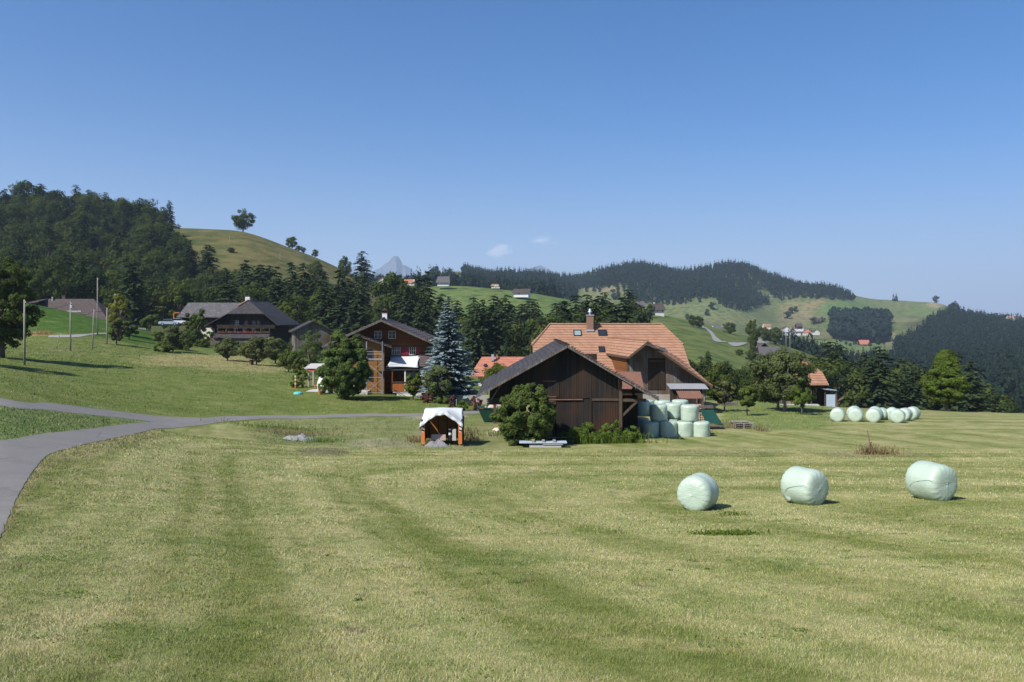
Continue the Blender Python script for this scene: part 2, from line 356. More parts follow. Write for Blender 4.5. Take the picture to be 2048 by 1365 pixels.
def turf(x, y):
    """colour of the ground (alpha: how strongly mown swaths show) and swath coordinates"""
    z = G(x, y); sx, sy = sscr(x, y, z); n = len(x)
    col = np.empty((n, 4)); col[:, :3] = (.122, .145, .043); col[:, 3] = .25
    def lay(mask, c, a=None):
        m = np.clip(mask, 0, 1)[:, None]; col[:, :3] = col[:, :3]*(1-m)+np.array(c)*m
        if a is not None: col[:, 3] = col[:, 3]*(1-m[:, 0])+a*m[:, 0]
    def blob(px, py, rx, ry, c, a=None, k=1.0):
        q = ((sx-px)/rx)**2+((sy-py)/ry)**2+.35*vnoise(x, y, 2.2, 3)
        lay(k*sm(1.5, .5, q)*(y < 260), c, a)
    wob = 6*vnoise(x, y, 1.6)
    lo = np.interp(sx, [p[0] for p in RLO], [p[1] for p in RLO])
    up = np.interp(sx, [p[0] for p in RUP], [p[1] for p in RUP])
    field = sm(-2, 3, sy-lo)*(y < 72)
    right = (sx >= 1010)*sm(112, 104, y)*sm(1000, 1040, sx)
    lay(np.maximum(field, right), (.246, .240, .104), 1.0)
    # rough unmown hollow below the road, orchard grass, island between the roads
    lay(sm(48, 52, y+.1*wob)*sm(76, 72, y)*sm(470, 540, sx)*sm(1120, 1040, sx)*field, (.165, .175, .078), .3)
    lay(sm(63, 66, y+.2*wob)*sm(1430, 1460, sx)*sm(1690, 1640, sx+y*0), (.15, .18, .065), .2)
    lay(sm(3, -3, sy-up)*sm(120, 100, y), (.122, .147, .043), .12)
    lay(sm(2, -2, sy-up)*(sx < 300)*(sy > 812)*(y < 60), (.12, .155, .062), .1)
    # upper left meadow
    lay(sm(150, 158, y)*sm(330, 300, sx)*(y < 250), (.05, .098, .016), .1)
    lay(sm(112, 125, y)*sm(380, 420, sx)*(y < 260), (.10, .135, .038), .1)
    blob(400, 722, 130, 13, (.26, .22, .11), .3, .9); blob(520, 735, 110, 10, (.25, .22, .11), .3, .8)
    blob(80, 668, 22, 4, (.33, .22, .10)); blob(130, 700, 40, 8, (.15, .15, .07), None, .6)
    # worn and stony patches
    blob(760, 888, 75, 10, (.24, .22, .17), .1, .5); blob(850, 870, 30, 16, (.23, .20, .13), .1, .7)
    blob(850, 893, 110, 6, (.22, .20, .13), .1, .4); blob(870, 834, 60, 6, (.26, .24, .20), .0, .8)
    blob(590, 872, 40, 12, (.11, .13, .055), .1, .5); blob(640, 905, 55, 8, (.13, .12, .085), .1, .8)
    blob(990, 868, 16, 8, (.30, .27, .19), .1, .8); blob(985, 852, 30, 12, (.20, .185, .10), .1, .6)
    blob(1745, 910, 120, 5, (.22, .185, .115), .2, .8); blob(1450, 905, 200, 3.5, (.22, .19, .12), .3, .7)
    blob(1450, 1068, 60, 4, (.045, .07, .022), .1, .7)
    blob(165, 912, 25, 4, (.30, .25, .16), 0, .8)
    e = np.abs(sy-lo)/np.maximum(8, (sy-600)*.10)
    lay(sm(1.3, .2, e+.25*vnoise(x, y, .8, 2))*(sx < 320)*(y < 60)*.8, (.24, .205, .115), .2)
    # hills
    far = sm(262, 285, y)
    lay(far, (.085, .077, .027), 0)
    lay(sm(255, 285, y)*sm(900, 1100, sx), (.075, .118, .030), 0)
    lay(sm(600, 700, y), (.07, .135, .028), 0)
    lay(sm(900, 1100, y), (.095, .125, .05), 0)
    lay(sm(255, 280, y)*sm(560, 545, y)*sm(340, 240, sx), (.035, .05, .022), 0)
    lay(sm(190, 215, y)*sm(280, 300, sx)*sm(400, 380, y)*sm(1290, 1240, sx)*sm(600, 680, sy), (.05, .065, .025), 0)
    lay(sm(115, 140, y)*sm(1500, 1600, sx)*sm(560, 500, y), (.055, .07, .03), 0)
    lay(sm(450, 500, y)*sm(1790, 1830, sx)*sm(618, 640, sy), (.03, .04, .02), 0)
    def fb(px, py, rx, ry, c, k=1.0, d0=1150):
        q = ((sx-px)/rx)**2+((sy-py)/ry)**2+.3*vnoise(x, y, 60, 5)
        lay(k*sm(1.4, .6, q)*(y > d0), c, 0)
    fb(1200, 590, 60, 16, (.13, .15, .065)); fb(1205, 578, 45, 6, (.20, .17, .10)); fb(1450, 618, 70, 22, (.11, .15, .065))
    fb(1460, 640, 60, 9, (.145, .155, .07)); fb(1590, 632, 35, 30, (.18, .155, .085)); fb(1640, 610, 40, 9, (.19, .155, .085))
    fb(1700, 615, 60, 16, (.09, .165, .05)); fb(1800, 612, 70, 10, (.115, .15, .06)); fb(1870, 610, 16, 7, (.32, .25, .15))
    fb(1850, 626, 40, 10, (.10, .16, .055)); fb(1800, 640, 40, 5, (.15, .15, .075)); fb(1660, 672, 90, 6, (.16, .145, .08))
    fb(1700, 688, 80, 12, (.10, .165, .055)); fb(1780, 680, 20, 12, (.18, .165, .09))
    # swath coordinates
    dl = ((x-LA.x)*(LB.y-LA.y)-(y-LA.y)*(LB.x-LA.x))/math.hypot(LB.x-LA.x, LB.y-LA.y)
    df = 51-y; k = 9.0; h = np.clip(.5+.5*(df-dl)/k, 0, 1)
    near = df*(1-h)+dl*h-k*h*(1-h)
    along = np.where(h > .5, y, x)*.0+((x+y)*.7)
    ac = np.where(y < 51, near, np.where(y < 63, .95*x+.31*y+40, y+60))
    al = np.where(y < 51, (dl-df)*.7, np.where(y < 63, .95*y-.31*x, x))
    left = (sx < 1010) & (sy < lo)
    ac = np.where(left, y*1.3+100, ac); al = np.where(left, x, al)
    uv = np.stack([ac+.5*vnoise(x, y, 9), al, 0*x], 1)
    return col, uv
def polar(name, d0, d1, nd, p0, p1, npx, mat, label):
    D = np.exp(np.linspace(math.log(d0), math.log(d1), nd)); P = np.linspace(p0, p1, npx)
    dd, pp = np.meshgrid(D, P, indexing='ij'); x = ((pp-1024)*dd/F).ravel(); y = dd.ravel(); z = G(x, y)
    i, j = np.meshgrid(np.arange(nd-1), np.arange(npx-1), indexing='ij'); a = (i*npx+j).ravel()
    col, uv = turf(x, y)
    o = link(name, mesh_np(name, np.stack([x, y, z], 1), np.stack([a, a+1, a+npx+1, a+npx], 1), uv=uv, col=col, smooth=True), mat)
    return tag(o, label, name, kind='structure')
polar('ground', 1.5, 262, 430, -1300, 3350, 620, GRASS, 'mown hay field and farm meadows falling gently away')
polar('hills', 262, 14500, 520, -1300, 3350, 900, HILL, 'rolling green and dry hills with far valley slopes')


def strip(name, pairs, mat, lift, label, sub=22, dmin=6):
    A = [at(p[0], p[1], dmin) for p in pairs]; B = [at(p[2], p[3], dmin) for p in pairs]
    V = []; nw = 6
    def cr(P, i, t):
        p0, p1, p2, p3 = P[max(i-1, 0)], P[i], P[i+1], P[min(i+2, len(P)-1)]
        return (p1*2+(p2-p0)*t+(p0*2-p1*5+p2*4-p3)*t*t+(p1*3-p0-p2*3+p3)*t*t*t)*.5
    ts = [(i, t/sub) for i in range(len(A)-1) for t in range(sub)]+[(len(A)-2, 1.0)]
    rg = random.Random(3)
    for i, t in ts:
        a = cr(A, i, t); b = cr(B, i, t); wl_ = max(1, (b-a).length); ja = rg.uniform(-.07, .07)/wl_; jb = rg.uniform(-.07, .07)/wl_
        for k in range(nw+1):
            q = a.lerp(b, k/nw+(ja if k == 0 else 0)+(jb if k == nw else 0)); V.append((q.x, q.y, g(q.x, q.y)+lift))
    n = nw+1; f = [(r*n+k, r*n+k+1, (r+1)*n+k+1, (r+1)*n+k) for r in range(len(ts)-1) for k in range(nw)]
    m = MB(); m.add(V, f); o = m.build(name, mat, smooth=True); return tag(o, label, 'road', kind='structure')
def asphalt():
    q = N('asphalt'); p = q.pos(); a = q.noise(p, .5, 6, .7); b = q.noise(p, 40, 3, .8); c = q.noise(q.scale(p, (2.5, .3, 1)), .8, 4, .6)
    col = q.mix(a, (.135, .130, .125), (.235, .226, .215)); col = q.mix(q.ramp(b, .35, .7), tuple_mul(col, q, (.72, .72, .72)), tuple_mul(col, q, (1.2, 1.2, 1.2)))
    col = q.mix(q.math('MULTIPLY', q.ramp(c, .62, .66), .35), col, (.09, .09, .09)); q.bump(b, .4, .01)
    vo = q.n('TexVoronoi', feature='DISTANCE_TO_EDGE'); q.set(vo, 'Vector', q.mix(.12, p, q.n('TexNoise').outputs[1])); q.set(vo, 'Scale', .35)
    col = q.mix(q.math('MULTIPLY', q.math('LESS_THAN', vo.outputs[0], .005), .32), col, (.06, .06, .06))
    return q.out(col, .9, spec=.1)
ASPH = asphalt()
strip('road', [(-900, 2300, -1500, 1100), (-130, 1250, -700, 955), (0, 1075, -350, 905), (40, 985, -150, 893), (85, 920, 0, 882), (112, 905, 60, 873), (150, 895, 110, 866), (250, 873, 200, 856), (330, 858, 305, 845), (420, 849, 420, 836),
  (480, 842, 480, 833), (560, 838, 560, 832.2), (700, 835, 700, 829), (850, 833, 850, 827), (955, 828, 955, 821), (1010, 824, 1010, 815)], ASPH, .016, 'narrow grey farm road curving past the field to the barn', dmin=8)
strip('side_road', [(-600, 752, -600, 745), (-300, 783, -300, 772), (0, 812, 0, 797), (100, 821, 100, 807), (200, 832, 200, 820), (280, 841, 300, 831), (330, 849, 420, 836.5)], ASPH, .010, 'grey side road joining from the left', dmin=25)
GRAV = m_plain('pale_gravel', (.24, .235, .225), .95, .3, 2)
strip('gravel_track', [(96, 676, 98, 672), (150, 675.5, 150, 670), (190, 670, 190, 667), (240, 664.5, 240, 662), (290, 660, 290, 658), (340, 654, 340, 652.5)], GRAV, .06, 'pale gravel track on the upper meadow', dmin=120)
strip('hill_road', [(1560, 690, 1560, 688.5), (1500, 687, 1500, 685.5), (1450, 686, 1450, 684), (1430, 684, 1440, 681), (1424, 676, 1431, 674), (1420, 668, 1426, 667), (1410, 659, 1415, 658), (1395, 652, 1399, 651)], GRAV, .3, 'pale lane winding down the green hillside', dmin=300)

# ---------------------------------------------------------------- mown grass blades
def blades():
    rg = np.random.default_rng(5); Vs = []; UV = []; CO = []; AT = []
    for d0, d1, den, h, wd in ((4.6, 8, 4600, .021, .0042), (8, 13, 2300, .021, .0065), (13, 20, 950, .022, .010), (20, 32, 330, .026, .018), (32, 50, 90, .04, .032), (50, 104, 13, .085, .042), (104, 165, 5, .12, .08)):
        lim = .78 if d0 < 30 else .68; n = int(den*lim*(d1*d1-d0*d0)); y = np.sqrt(rg.uniform(d0*d0, d1*d1, n)); x = rg.uniform(-.68, .68, n)*y
        z = G(x, y); sx, sy = sscr(x, y, z)
        lo = np.interp(sx, [p[0] for p in RLO], [p[1] for p in RLO]); up = np.interp(sx, [p[0] for p in RUP], [p[1] for p in RUP])
        mg = np.maximum(2, (sy-HY)*.012)
        ok = ((sy > lo-mg*.3) | (sy < up-mg*.2)) & ~((sx < 400) & (sy > np.interp(sx, [-300, 0, 100, 200, 300, 420], [772, 797, 807, 820, 831, 836])-1.5) & (sy < np.interp(sx, [-300, 0, 100, 200, 280, 305], [783, 812, 821, 832, 841, 846])+1.5)); x, y, z, sx, sy, lo = [q[ok] for q in (x, y, z, sx, sy, lo)]; n = len(x)
        if d0 >= 50:
            cc, _ = turf(x, y); ok = (cc[:, 3] < .6) & ((np.abs(sy-lo) > 3) & (np.abs(sy-np.interp(sx, [p[0] for p in RUP], [p[1] for p in RUP])) > 3)) & ((sx < 950) | (sx > 1430)) & ~((sx > 600) & (sx < 880) & (sy < 795)) & (rg.random(n) < np.clip((175-y)/45, 0, 1)); x, y, z, sx, sy, lo = [q[ok] for q in (x, y, z, sx, sy, lo)]; n = len(x)
        edge = np.clip(1-(sy-lo)/np.maximum(10, (sy-HY)*.14), 0, 1)*(sx < 330)*(sy > lo)
        isl = (sy < lo)
        tuft = np.clip(vnoise(x, y, .22, 1)+vnoise(x, y, .9, 4)*.7, -.7, 1.2)
        hh = h*(1+.55*tuft)*rg.uniform(.5, 1.5, n)*(1+1.2*edge*rg.random(n)+.7*isl*(d0 < 50)); ww = wd*rg.uniform(.6, 1.3, n)
        a = rg.uniform(0, 2*pi, n); le = rg.uniform(.1, 1.1, n)*hh; b = rg.uniform(0, 2*pi, n)
        r0 = np.stack([x-np.cos(a)*ww/2, y-np.sin(a)*ww/2, z-.004], 1); r1 = np.stack([x+np.cos(a)*ww/2, y+np.sin(a)*ww/2, z-.004], 1)
        t = np.stack([x+np.cos(b)*le, y+np.sin(b)*le, z+hh], 1); dv = np.stack([np.cos(a)*ww*.15, np.sin(a)*ww*.15, 0*a], 1)
        Vs.append(np.stack([r0, r1, t+dv, t-dv], 1).reshape(-1, 3))
        c, uv = turf(x, y); UV.append(np.repeat(uv, 4, 0)); CO.append(np.repeat(c, 4, 0)); AT.append(rg.random(n))
    V = np.concatenate(Vs); n = len(V)//4
    o = link('grass', mesh_np('grass', V, np.arange(4*n).reshape(n, 4), np.concatenate(AT), uv=np.concatenate(UV), col=np.concatenate(CO)), BLADE)
    tag(o, 'short mown grass stubble covering the near field', 'grass', kind='stuff')
blades()

# ---------------------------------------------------------------- vegetation
def clover():
    rg = np.random.default_rng(9); n = 260; y = np.sqrt(rg.uniform(25, 700, n)); x = rg.uniform(-.7, .7, n)*y; k = 46
    r = rg.gamma(2, .07, n); px = (x[:, None]+rg.normal(size=(n, k))*r[:, None]*1.6).ravel(); py = (y[:, None]+rg.normal(size=(n, k))*r[:, None]).ravel()
    z = G(px, py); sx, sy = sscr(px, py, z); ok = sy > np.interp(sx, [p[0] for p in RLO], [p[1] for p in RLO])+6; px, py, z = px[ok], py[ok], z[ok]; m = len(px)
    c = np.stack([px, py, z+rg.uniform(.008, .035, m)], 1)
    link_ = link('clover', mesh_np('clover', quads(c, .026, rg, up=1.2, asp=.8), np.arange(4*m).reshape(m, 4), rg.random(m)), m_leaf('clover_leaf', (.085, .15, .03), .6)); tag(link_, 'small clover and weed leaves among the mown stubble', 'clover', kind='stuff')
BARK = m_plain('bark', (.10, .08, .06), .95, .4, 6, bump=.6); GBARK = m_plain('grey_bark', (.22, .20, .18), .95, .35, 6, bump=.5)
WBARK = m_plain('whitewash', (.62, .63, .64), .9, .12, 5)
L_DEC = m_leaf('broadleaf', (.060, .090, .027)); L_WOOD = m_leaf('wood_foliage', (.031, .050, .018), .7, (2.9, 2.3, 1.35))
L_SPR = m_leaf('spruce_needles', (.029, .045, .021), .6, (1.35, 1.25, 1.0), .1); L_BLUE = m_leaf('blue_needles', (.17, .225, .235), .7, (1, 1, 1), .1)
L_LIME = m_leaf('lime_leaf', (.082, .125, .026), .6); L_APPLE = m_leaf('apple_leaf', (.092, .118, .048), .6)
L_SHRUB = m_leaf('shrub_leaf', (.080, .118, .035), .65); L_YEL = m_leaf('yellow_leaf', (.17, .19, .04), .5); L_FARB = m_leaf('far_broadleaf', (.028, .045, .022), .5)
L_FARS = m_leaf('far_spruce', (.014, .024, .017), .5, (1.2, 1.2, 1.1), .05)
L_RED = m_leaf('red_leaf', (.13, .06, .05), .6); L_DRY = m_leaf('dry_stalks', (.22, .18, .10), .5); L_WEED = m_leaf('weed_leaf', (.10, .16, .03), .6)
L_VINE = m_leaf('vine_leaf', (.10, .17, .03), .5)
def quads(c, size, rg, up=.3, asp=.6, nrm=None):
    n = len(c); nn = rg.normal(size=(n, 3)); nn[:, 2] = np.abs(nn[:, 2])+up
    if nrm is not None: nn = nrm+.42*rg.normal(size=(n, 3))
    nn /= np.linalg.norm(nn, axis=1)[:, None]
    t = np.cross(nn, rg.normal(size=(n, 3))); t /= np.linalg.norm(t, axis=1)[:, None]; b = np.cross(nn, t)
    s = (size*rg.uniform(.6, 1.35, n))[:, None]/2
    return np.stack([c-t*s, c+b*s*asp, c+t*s, c-b*s*asp], 1).reshape(-1, 3)
clover()
def broad(seed, H, Rr, base, nc, nl, leaf, top=1.0, lump=.34, open_=0.0, skirt=0.0):
    """crown: clumps of leaves on an uneven shell round limbs; returns crown arrays, limbs builder"""
    rg = np.random.default_rng(seed); hc = (H+base)/2; hz = (H-base)/2
    m = MB(); cl = []; k = 0
    while len(cl) < nc:
        v = rg.normal(size=3); v /= np.linalg.norm(v); rr = rg.uniform(.35, 1.0)**.5
        taper = 1.0 if top == 1 else np.clip(1-(v[2]*rr+1)/2*(1-top), .12, 1)
        lob = 1+.16*sin(3*atan2(v[1], v[0])+seed)+.12*sin(5*v[2]+seed*2)
        p = np.array([v[0]*Rr*rr*taper*lob, v[1]*Rr*rr*taper*lob, hc+v[2]*hz*rr])
        if rg.random() < open_: continue
        cl.append(p)
    cl = np.array(cl); P = []; A = []; NR = []; cen = np.array([0, 0, hc])
    for p in cl:
        r = lump*Rr*rg.uniform(.6, 1.15); n = int(nl*rg.uniform(.7, 1.3))
        d = rg.normal(size=(n, 3)); d /= np.linalg.norm(d, axis=1)[:, None]; q = p+d*r*np.sqrt(rg.uniform(.25, 1, n))[:, None]*[1, 1, .75]
        P.append(q); NR.append(d+.5*(p-cen)/max(Rr, hz)+[0, 0, .15]); A.append(np.clip(rg.normal(.42+.18*rg.normal(), .2, n), 0, 1))
    P = np.concatenate(P); A = np.concatenate(A); NR = np.concatenate(NR); keep = P[:, 2] > base*.55; P = P[keep]; A = A[keep]
    zt = np.percentile(P[:, 2], 99.2); zb = np.percentile(P[:, 2], .8); P[:, 2] = base*.9+(P[:, 2]-zb)*(H*.985-base*.9)/(zt-zb)
    kx = Rr/np.percentile(np.abs(P[:, 0]), 99); ky = Rr/np.percentile(np.abs(P[:, 1]), 99); P[:, 0] *= kx; P[:, 1] *= ky; cl = cl*[kx, ky, 1]
    V = quads(P, leaf, rg, asp=.75, nrm=NR[keep])
    tr = max(.03, H*.026)
    m.tube([(0, 0, -.4), (0, 0, base*.5), (rg.normal()*.03*H, rg.normal()*.03*H, hc)], [tr*1.25, tr, tr*.55], 8)
    for p in cl[::max(1, nc//14)]:
        z0 = base*.8+rg.random()*(hc-base)*.7; mid = np.array([p[0]*.45, p[1]*.45, (z0+p[2])/2+.03*H])
        m.tube([(0, 0, z0), tuple(mid), tuple(p)], [tr*.45, tr*.28, tr*.08], 5)
    return V, A, m
def spruce(seed, H, Rr, nw, nb, ns, droop=.25, dens=1.0, q0=.5):
    rg = np.random.default_rng(seed); P = []; T = []; S = []; A = []
    for i in range(nw):
        t = (i+.5)/nw; h = H*(.06+.93*t); r = Rr*(1-t)**.8*rg.uniform(.78, 1.12)+.02*H*(1-t)+.08
        for k in range(nb if t < .8 else max(4, nb//2)):
            a = rg.uniform(0, 2*pi); rr = r*rg.uniform(.7, 1.1); br = rg.normal(.45, .16); lift = rg.uniform(-.1, .12)
            for j in range(ns):
                s = (j+.8)/ns
                if rg.random() > dens: continue
                z = h+lift*rr*s-droop*rr*s*s+.12*rr*max(0, s-.75)
                w_ = rg.normal()*.10*rr; P.append((cos(a)*rr*s-sin(a)*w_, sin(a)*rr*s+cos(a)*w_, z))
                T.append((cos(a), sin(a), -droop*1.2*s+rg.normal()*.15)); S.append(q0*(.45+.9*rr/Rr)*(1.15-.5*s)*rg.uniform(.7, 1.3)); A.append(br+.25*(s-.5)+rg.normal()*.12)
    P = np.array(P); T = np.array(T); S = np.array(S)[:, None]; T /= np.linalg.norm(T, axis=1)[:, None]
    B = np.cross(T, [0, 0, 1])+rg.normal(size=T.shape)*.35; B /= np.linalg.norm(B, axis=1)[:, None]
    V = np.stack([P-T*S*.6, P+B*S*.42-[0, 0, .12]*S, P+T*S*.75, P-B*S*.42-[0, 0, .12]*S], 1).reshape(-1, 3)
    m = MB(); m.tube([(0, 0, -.5), (0, 0, H*.5), (0, 0, H*.97)], [H*.016, H*.010, H*.003], 7)
    return V, np.clip(A, 0, 1), m
def mono(name, V, A, m, leafm, barkm):
    """one mesh: leaves and stem, two materials"""
    tf = [f for f in m.f if len(f) == 4]; n = len(V)//4
    Vv = np.concatenate([V, np.array(m.v)]); Ff = np.concatenate([np.arange(4*n).reshape(n, 4), np.array(tf)+4*n])
    me = mesh_np(name, Vv, Ff, np.concatenate([A, np.full(len(tf), .3)]))
    me.materials.append(leafm); me.materials.append(barkm)
    me.polygons.foreach_set('material_index', np.concatenate([np.zeros(n, np.int32), np.ones(len(tf), np.int32)]))
    return me
def tree(kind, label, cat, loc, data, leafm, barkm, rz=0, group=None, crown='crown', white=0):
    V, A, m = data; t = thing(kind, label, cat, loc, rz, group); n = len(V)//4
    link(crown, mesh_np(crown, V, np.arange(4*n).reshape(n, 4), A), leafm, t)
    m.build('trunk', barkm, t, smooth=True)
    if white: MB().tube([(0, 0, -.1), (0, 0, white)], [.07, .06], 8).build('whitewashed_stem', WBARK, t, smooth=True)
    return t

# woods -------------------------------------------------------
BW = [mono('wood_tree', *broad(100+i, 1, .38+.05*(i % 3), .12, 30, 95, .050, lump=.42), L_WOOD, BARK) for i in range(6)]
SW = [mono('wood_spruce', *spruce(200+i, 1, .165+.02*(i % 3), 24, 9, 5, .3, 1, .062), L_SPR, BARK) for i in range(6)]
rs = random.Random(11)
def place(me, name, label, cat, group, x, y, H, wide=1.0):
    o = bpy.data.objects.new(name, me); C.objects.link(o); o.location = (x, y, g(x, y)-.02*H)
    o.scale = (H*wide, H*wide, H); o.rotation_euler = (0, 0, rs.uniform(0, 6.28)); return tag(o, label, cat, group)
def wood(x0d, x1d, d0, d1, sp, cond, pspruce, hb, hs, lab, grp, mx=290):
    n = 0; pts = []; y = d0
    while y < d1:
        x = X(x0d, y)
        while x < X(x1d, y):
            xx = x+rs.uniform(-.45, .45)*sp; yy = y+rs.uniform(-.45, .45)*sp; z = g(xx, yy)
            if cond(1024+xx*F/yy, HY-z*F/yy, yy): pts.append((xx, yy))
            x += sp
        y += sp*.95
    if len(pts) > mx: pts = rs.sample(pts, mx)
    for xx, yy in pts:
        p = pspruce(1024+xx*F/yy) if callable(pspruce) else pspruce
        if rs.random() < p: place(rs.choice(SW), 'spruce', 'dark spruce '+lab, 'spruce', 'spruces '+grp, xx, yy, rs.uniform(*hs), rs.uniform(.85, 1.2))
        else: place(rs.choice(BW), 'broadleaf_tree', 'round broadleaf tree '+lab, 'tree', 'broadleaf trees '+grp, xx, yy, rs.uniform(*hb), rs.uniform(.9, 1.25))
    print('wood', grp, len(pts))
def ip(px, pts): return float(np.interp(px, [p[0] for p in pts], [p[1] for p in pts]))
LH = [(340, 455), (352, 500), (400, 545), (450, 580), (520, 605), (560, 640), (600, 668), (760, 690)]
wood(-90, 600, 258, 600, 12.6, lambda sx, sy, d: (sx < 338 or sy > ip(sx, LH)), lambda px: .24 if px < 420 else .45, (11, 20), (15, 24), 'in the dense wood covering the left hillside', 'of the wood on the left hillside', 420)
VB = [(560, 255), (700, 260), (760, 270), (860, 235), (1000, 225), (1300, 225)]
wood(560, 1275, 215, 345, 11.0, lambda sx, sy, d: d > ip(sx, VB) and not (735 < sx < 768 and d > 275), lambda px: .72, (14, 20), (18, 27), 'in the valley wood behind the farm buildings', 'of the valley wood behind the farm', 260)
wood(1360, 1560, 128, 215, 8.5, lambda sx, sy, d: True, .2, (5.5, 7.8), (7, 9.5), 'in the thicket right of the orange roofed farmhouse', 'of the thicket right of the farmhouse', 120)
wood(1668, 1960, 190, 330, 10.0, lambda sx, sy, d: True, .72, (14, 18), (16, 24), 'in the dark row behind the edge of the hay field', 'of the row behind the hay field', 150)

# far woods: nobody could count these trees, one object each wood
def farwood(name, label, x0, x1, d0, d1, sp, cond, psp, hs, hb, seed=1, nq=44):
    rg = np.random.default_rng(seed); X0 = []; y = d0
    ys = []; 
    while y < d1:
        n = int((x1-x0)*y/F/sp); xx = X(x0, y)+np.arange(n)*sp+rg.uniform(-.5, .5, n)*sp; X0.append(xx); ys.append(y+rg.uniform(-.5, .5, n)*sp); y += sp*1.05
    x = np.concatenate(X0); y = np.concatenate(ys); z = G(x, y); sx, sy = sscr(x, y, z); ok = cond(sx, sy, y); x, y, z, sx = x[ok], y[ok], z[ok], sx[ok]
    gap = vnoise(x, y, 55, 3) < .72; x, y, z, sx = x[gap], y[gap], z[gap], sx[gap]
    n = len(x); isp = rg.random(n) < psp; H = np.where(isp, rg.uniform(*hs, n), rg.uniform(*hb, n))*(1+.18*vnoise(x, y, 40, 7))
    R0 = np.where(isp, H*.15, H*.34)
    t = rg.uniform(0, 1, (n, nq)); t[:, 0] = .98; a = rg.uniform(0, 2*pi, (n, nq)); S = isp[:, None]
    rad = np.where(S, (1-t)**.75*1.0+.04, np.sqrt(np.clip(1-(t*2-1)**2, .05, 1)))*R0[:, None]*rg.uniform(.75, 1.05, (n, nq))
    zz = np.where(S, .04+.96*t, .2+.8*t)*H[:, None]
    c = np.stack([x[:, None]+np.cos(a)*rad, y[:, None]+np.sin(a)*rad, z[:, None]+zz], 2)
    o = np.stack([np.cos(a), np.sin(a), np.where(S, .35, (t*2-1)*1.4)], 2)+rg.normal(size=c.shape)*.35; o /= np.linalg.norm(o, axis=2)[..., None]
    tt = np.cross(o, [0, 0, 1.]); tt /= np.linalg.norm(tt, axis=2)[..., None]; b = np.cross(o, tt)
    s = (H[:, None]*np.where(S, .16*(1.15-t), .20)*rg.uniform(.7, 1.3, t.shape))[..., None]
    V = np.stack([c-tt*s*.5-b*s*.3, c+b*s*.55, c+tt*s*.5-b*s*.2, c-b*s*.8], 2).reshape(-1, 3)
    A = np.clip(np.repeat(rg.normal(.45, .2, n), nq)+rg.normal(0, .15, n*nq)+np.repeat(np.where(isp, 0, .15), nq), 0, 1)
    m = n*nq
    ob = link(name, mesh_np(name, V, np.arange(4*m).reshape(m, 4), A), L_FARS)
    tag(ob, label, 'wood', kind='stuff'); print('farwood', name, n)
FB = [(740,600),(900,605),(1050,602),(1150,600),(1160,578),(1245,578),(1262,612),(1370,612),(1385,600),(1430,597),(1445,618),(1500,625),(1520,612),(1575,600),(1590,598),(1640,599),(1700,602),(1795,604),(1802,590)]
def ipa(px, pts): return np.interp(px, [p[0] for p in pts], [p[1] for p in pts])
farwood('ridge_wood', 'blue green spruce wood covering the long far ridge', 930, 1800, 1330, 2090, 9.5, lambda sx, sy, d: sy < ipa(sx, FB), .88, (17, 27), (14, 18), 1)
farwood('upland_wood', 'dark wood behind the green upland pasture and farms', 735, 1130, 930, 1500, 9.5, lambda sx, sy, d: (d > 960) & (sx < 1150), .8, (16, 26), (14, 18), 2)
farwood('slope_wood', 'dark spruce wood covering the whole right valley slope', 1795, 2260, 400, 1560, 8.6, lambda sx, sy, d: (sx > np.interp(d, [400, 600, 1000, 1300, 1560], [1800, 1835, 1800, 1785, 1895])), .8, (15, 23), (13, 16), 3)
farwood('gully_wood', 'strip of dark spruces in the gully behind the green hillside', 1570, 1840, 620, 1010, 8.6, lambda sx, sy, d: sy > ipa(sx, [(1570,690),(1600,702),(1700,722),(1840,718)]), .85, (14, 22), (12, 15), 4)
farwood('copse', 'rounded dark copse on the far green hill above the hamlet', 1655, 1782, 1400, 1660, 8.0, lambda sx, sy, d: (sx > 1664)&(sx < 1780)&(sy > 640), .15, (20, 28), (20, 27), 5)

# single and named trees --------------------------------------
def single(px, py, H, me, name, label, cat, dmin, wide=1.0, group=None, s=None):
    p = at(px, py, dmin); o = bpy.data.objects.new(name, me); C.objects.link(o); o.location = (p.x, p.y, p.z-.02*H)
    o.scale = (H*wide, H*wide, H); o.rotation_euler = (0, 0, rs.uniform(0, 6)); return tag(o, label, cat, group)
def hpx(hpx_, p): return hpx_*p.y/F
def st(px, py, top, me, name, label, cat, dmin, wide=1.0):
    p = at(px, py, dmin); return single(px, py, (py-top)*p.y/F, me, name, label, cat, dmin, wide)
BD = [mono('tree', *broad(300+i, 1, .42, .12, 48, 130, .046, lump=.38), L_DEC, BARK) for i in range(3)]
st(486, 460, 416, mono('hill_tree', *broad(311, 1, .47, .17, 62, 150, .040, lump=.33), L_DEC, BARK), 'hill_tree', 'lone wide broadleaf tree on the very top of the dry left hill', 'tree', 450)
st(584, 491, 467, BD[0], 'hill_tree', 'round tree on the hill skyline below the lone summit tree', 'tree', 450, 1.1)
st(597, 495, 484, BD[1], 'bush', 'low dark bush touching the right side of the round skyline tree', 'bush', 450, 1.6)
st(607, 500, 489, BD[2], 'bush', 'small dark bush on the skyline, second right of the round tree', 'bush', 450, 1.2)
st(630, 508, 492, BD[1], 'hill_tree', 'small tree on the hill skyline farthest down from the summit', 'tree', 450)
st(317, 452, 429, BD[2], 'hill_tree', 'pale round tree at the upper edge of the left wood on the skyline', 'tree', 450, 1.35)
st(250, 462, 399, BD[0], 'hill_tree', 'tall airy tree standing above the left wood against the sky', 'tree', 400, .8)
st(178, 440, 377, SW[0], 'spruce', 'pointed spruce rising above the left wood against the sky', 'spruce', 400)
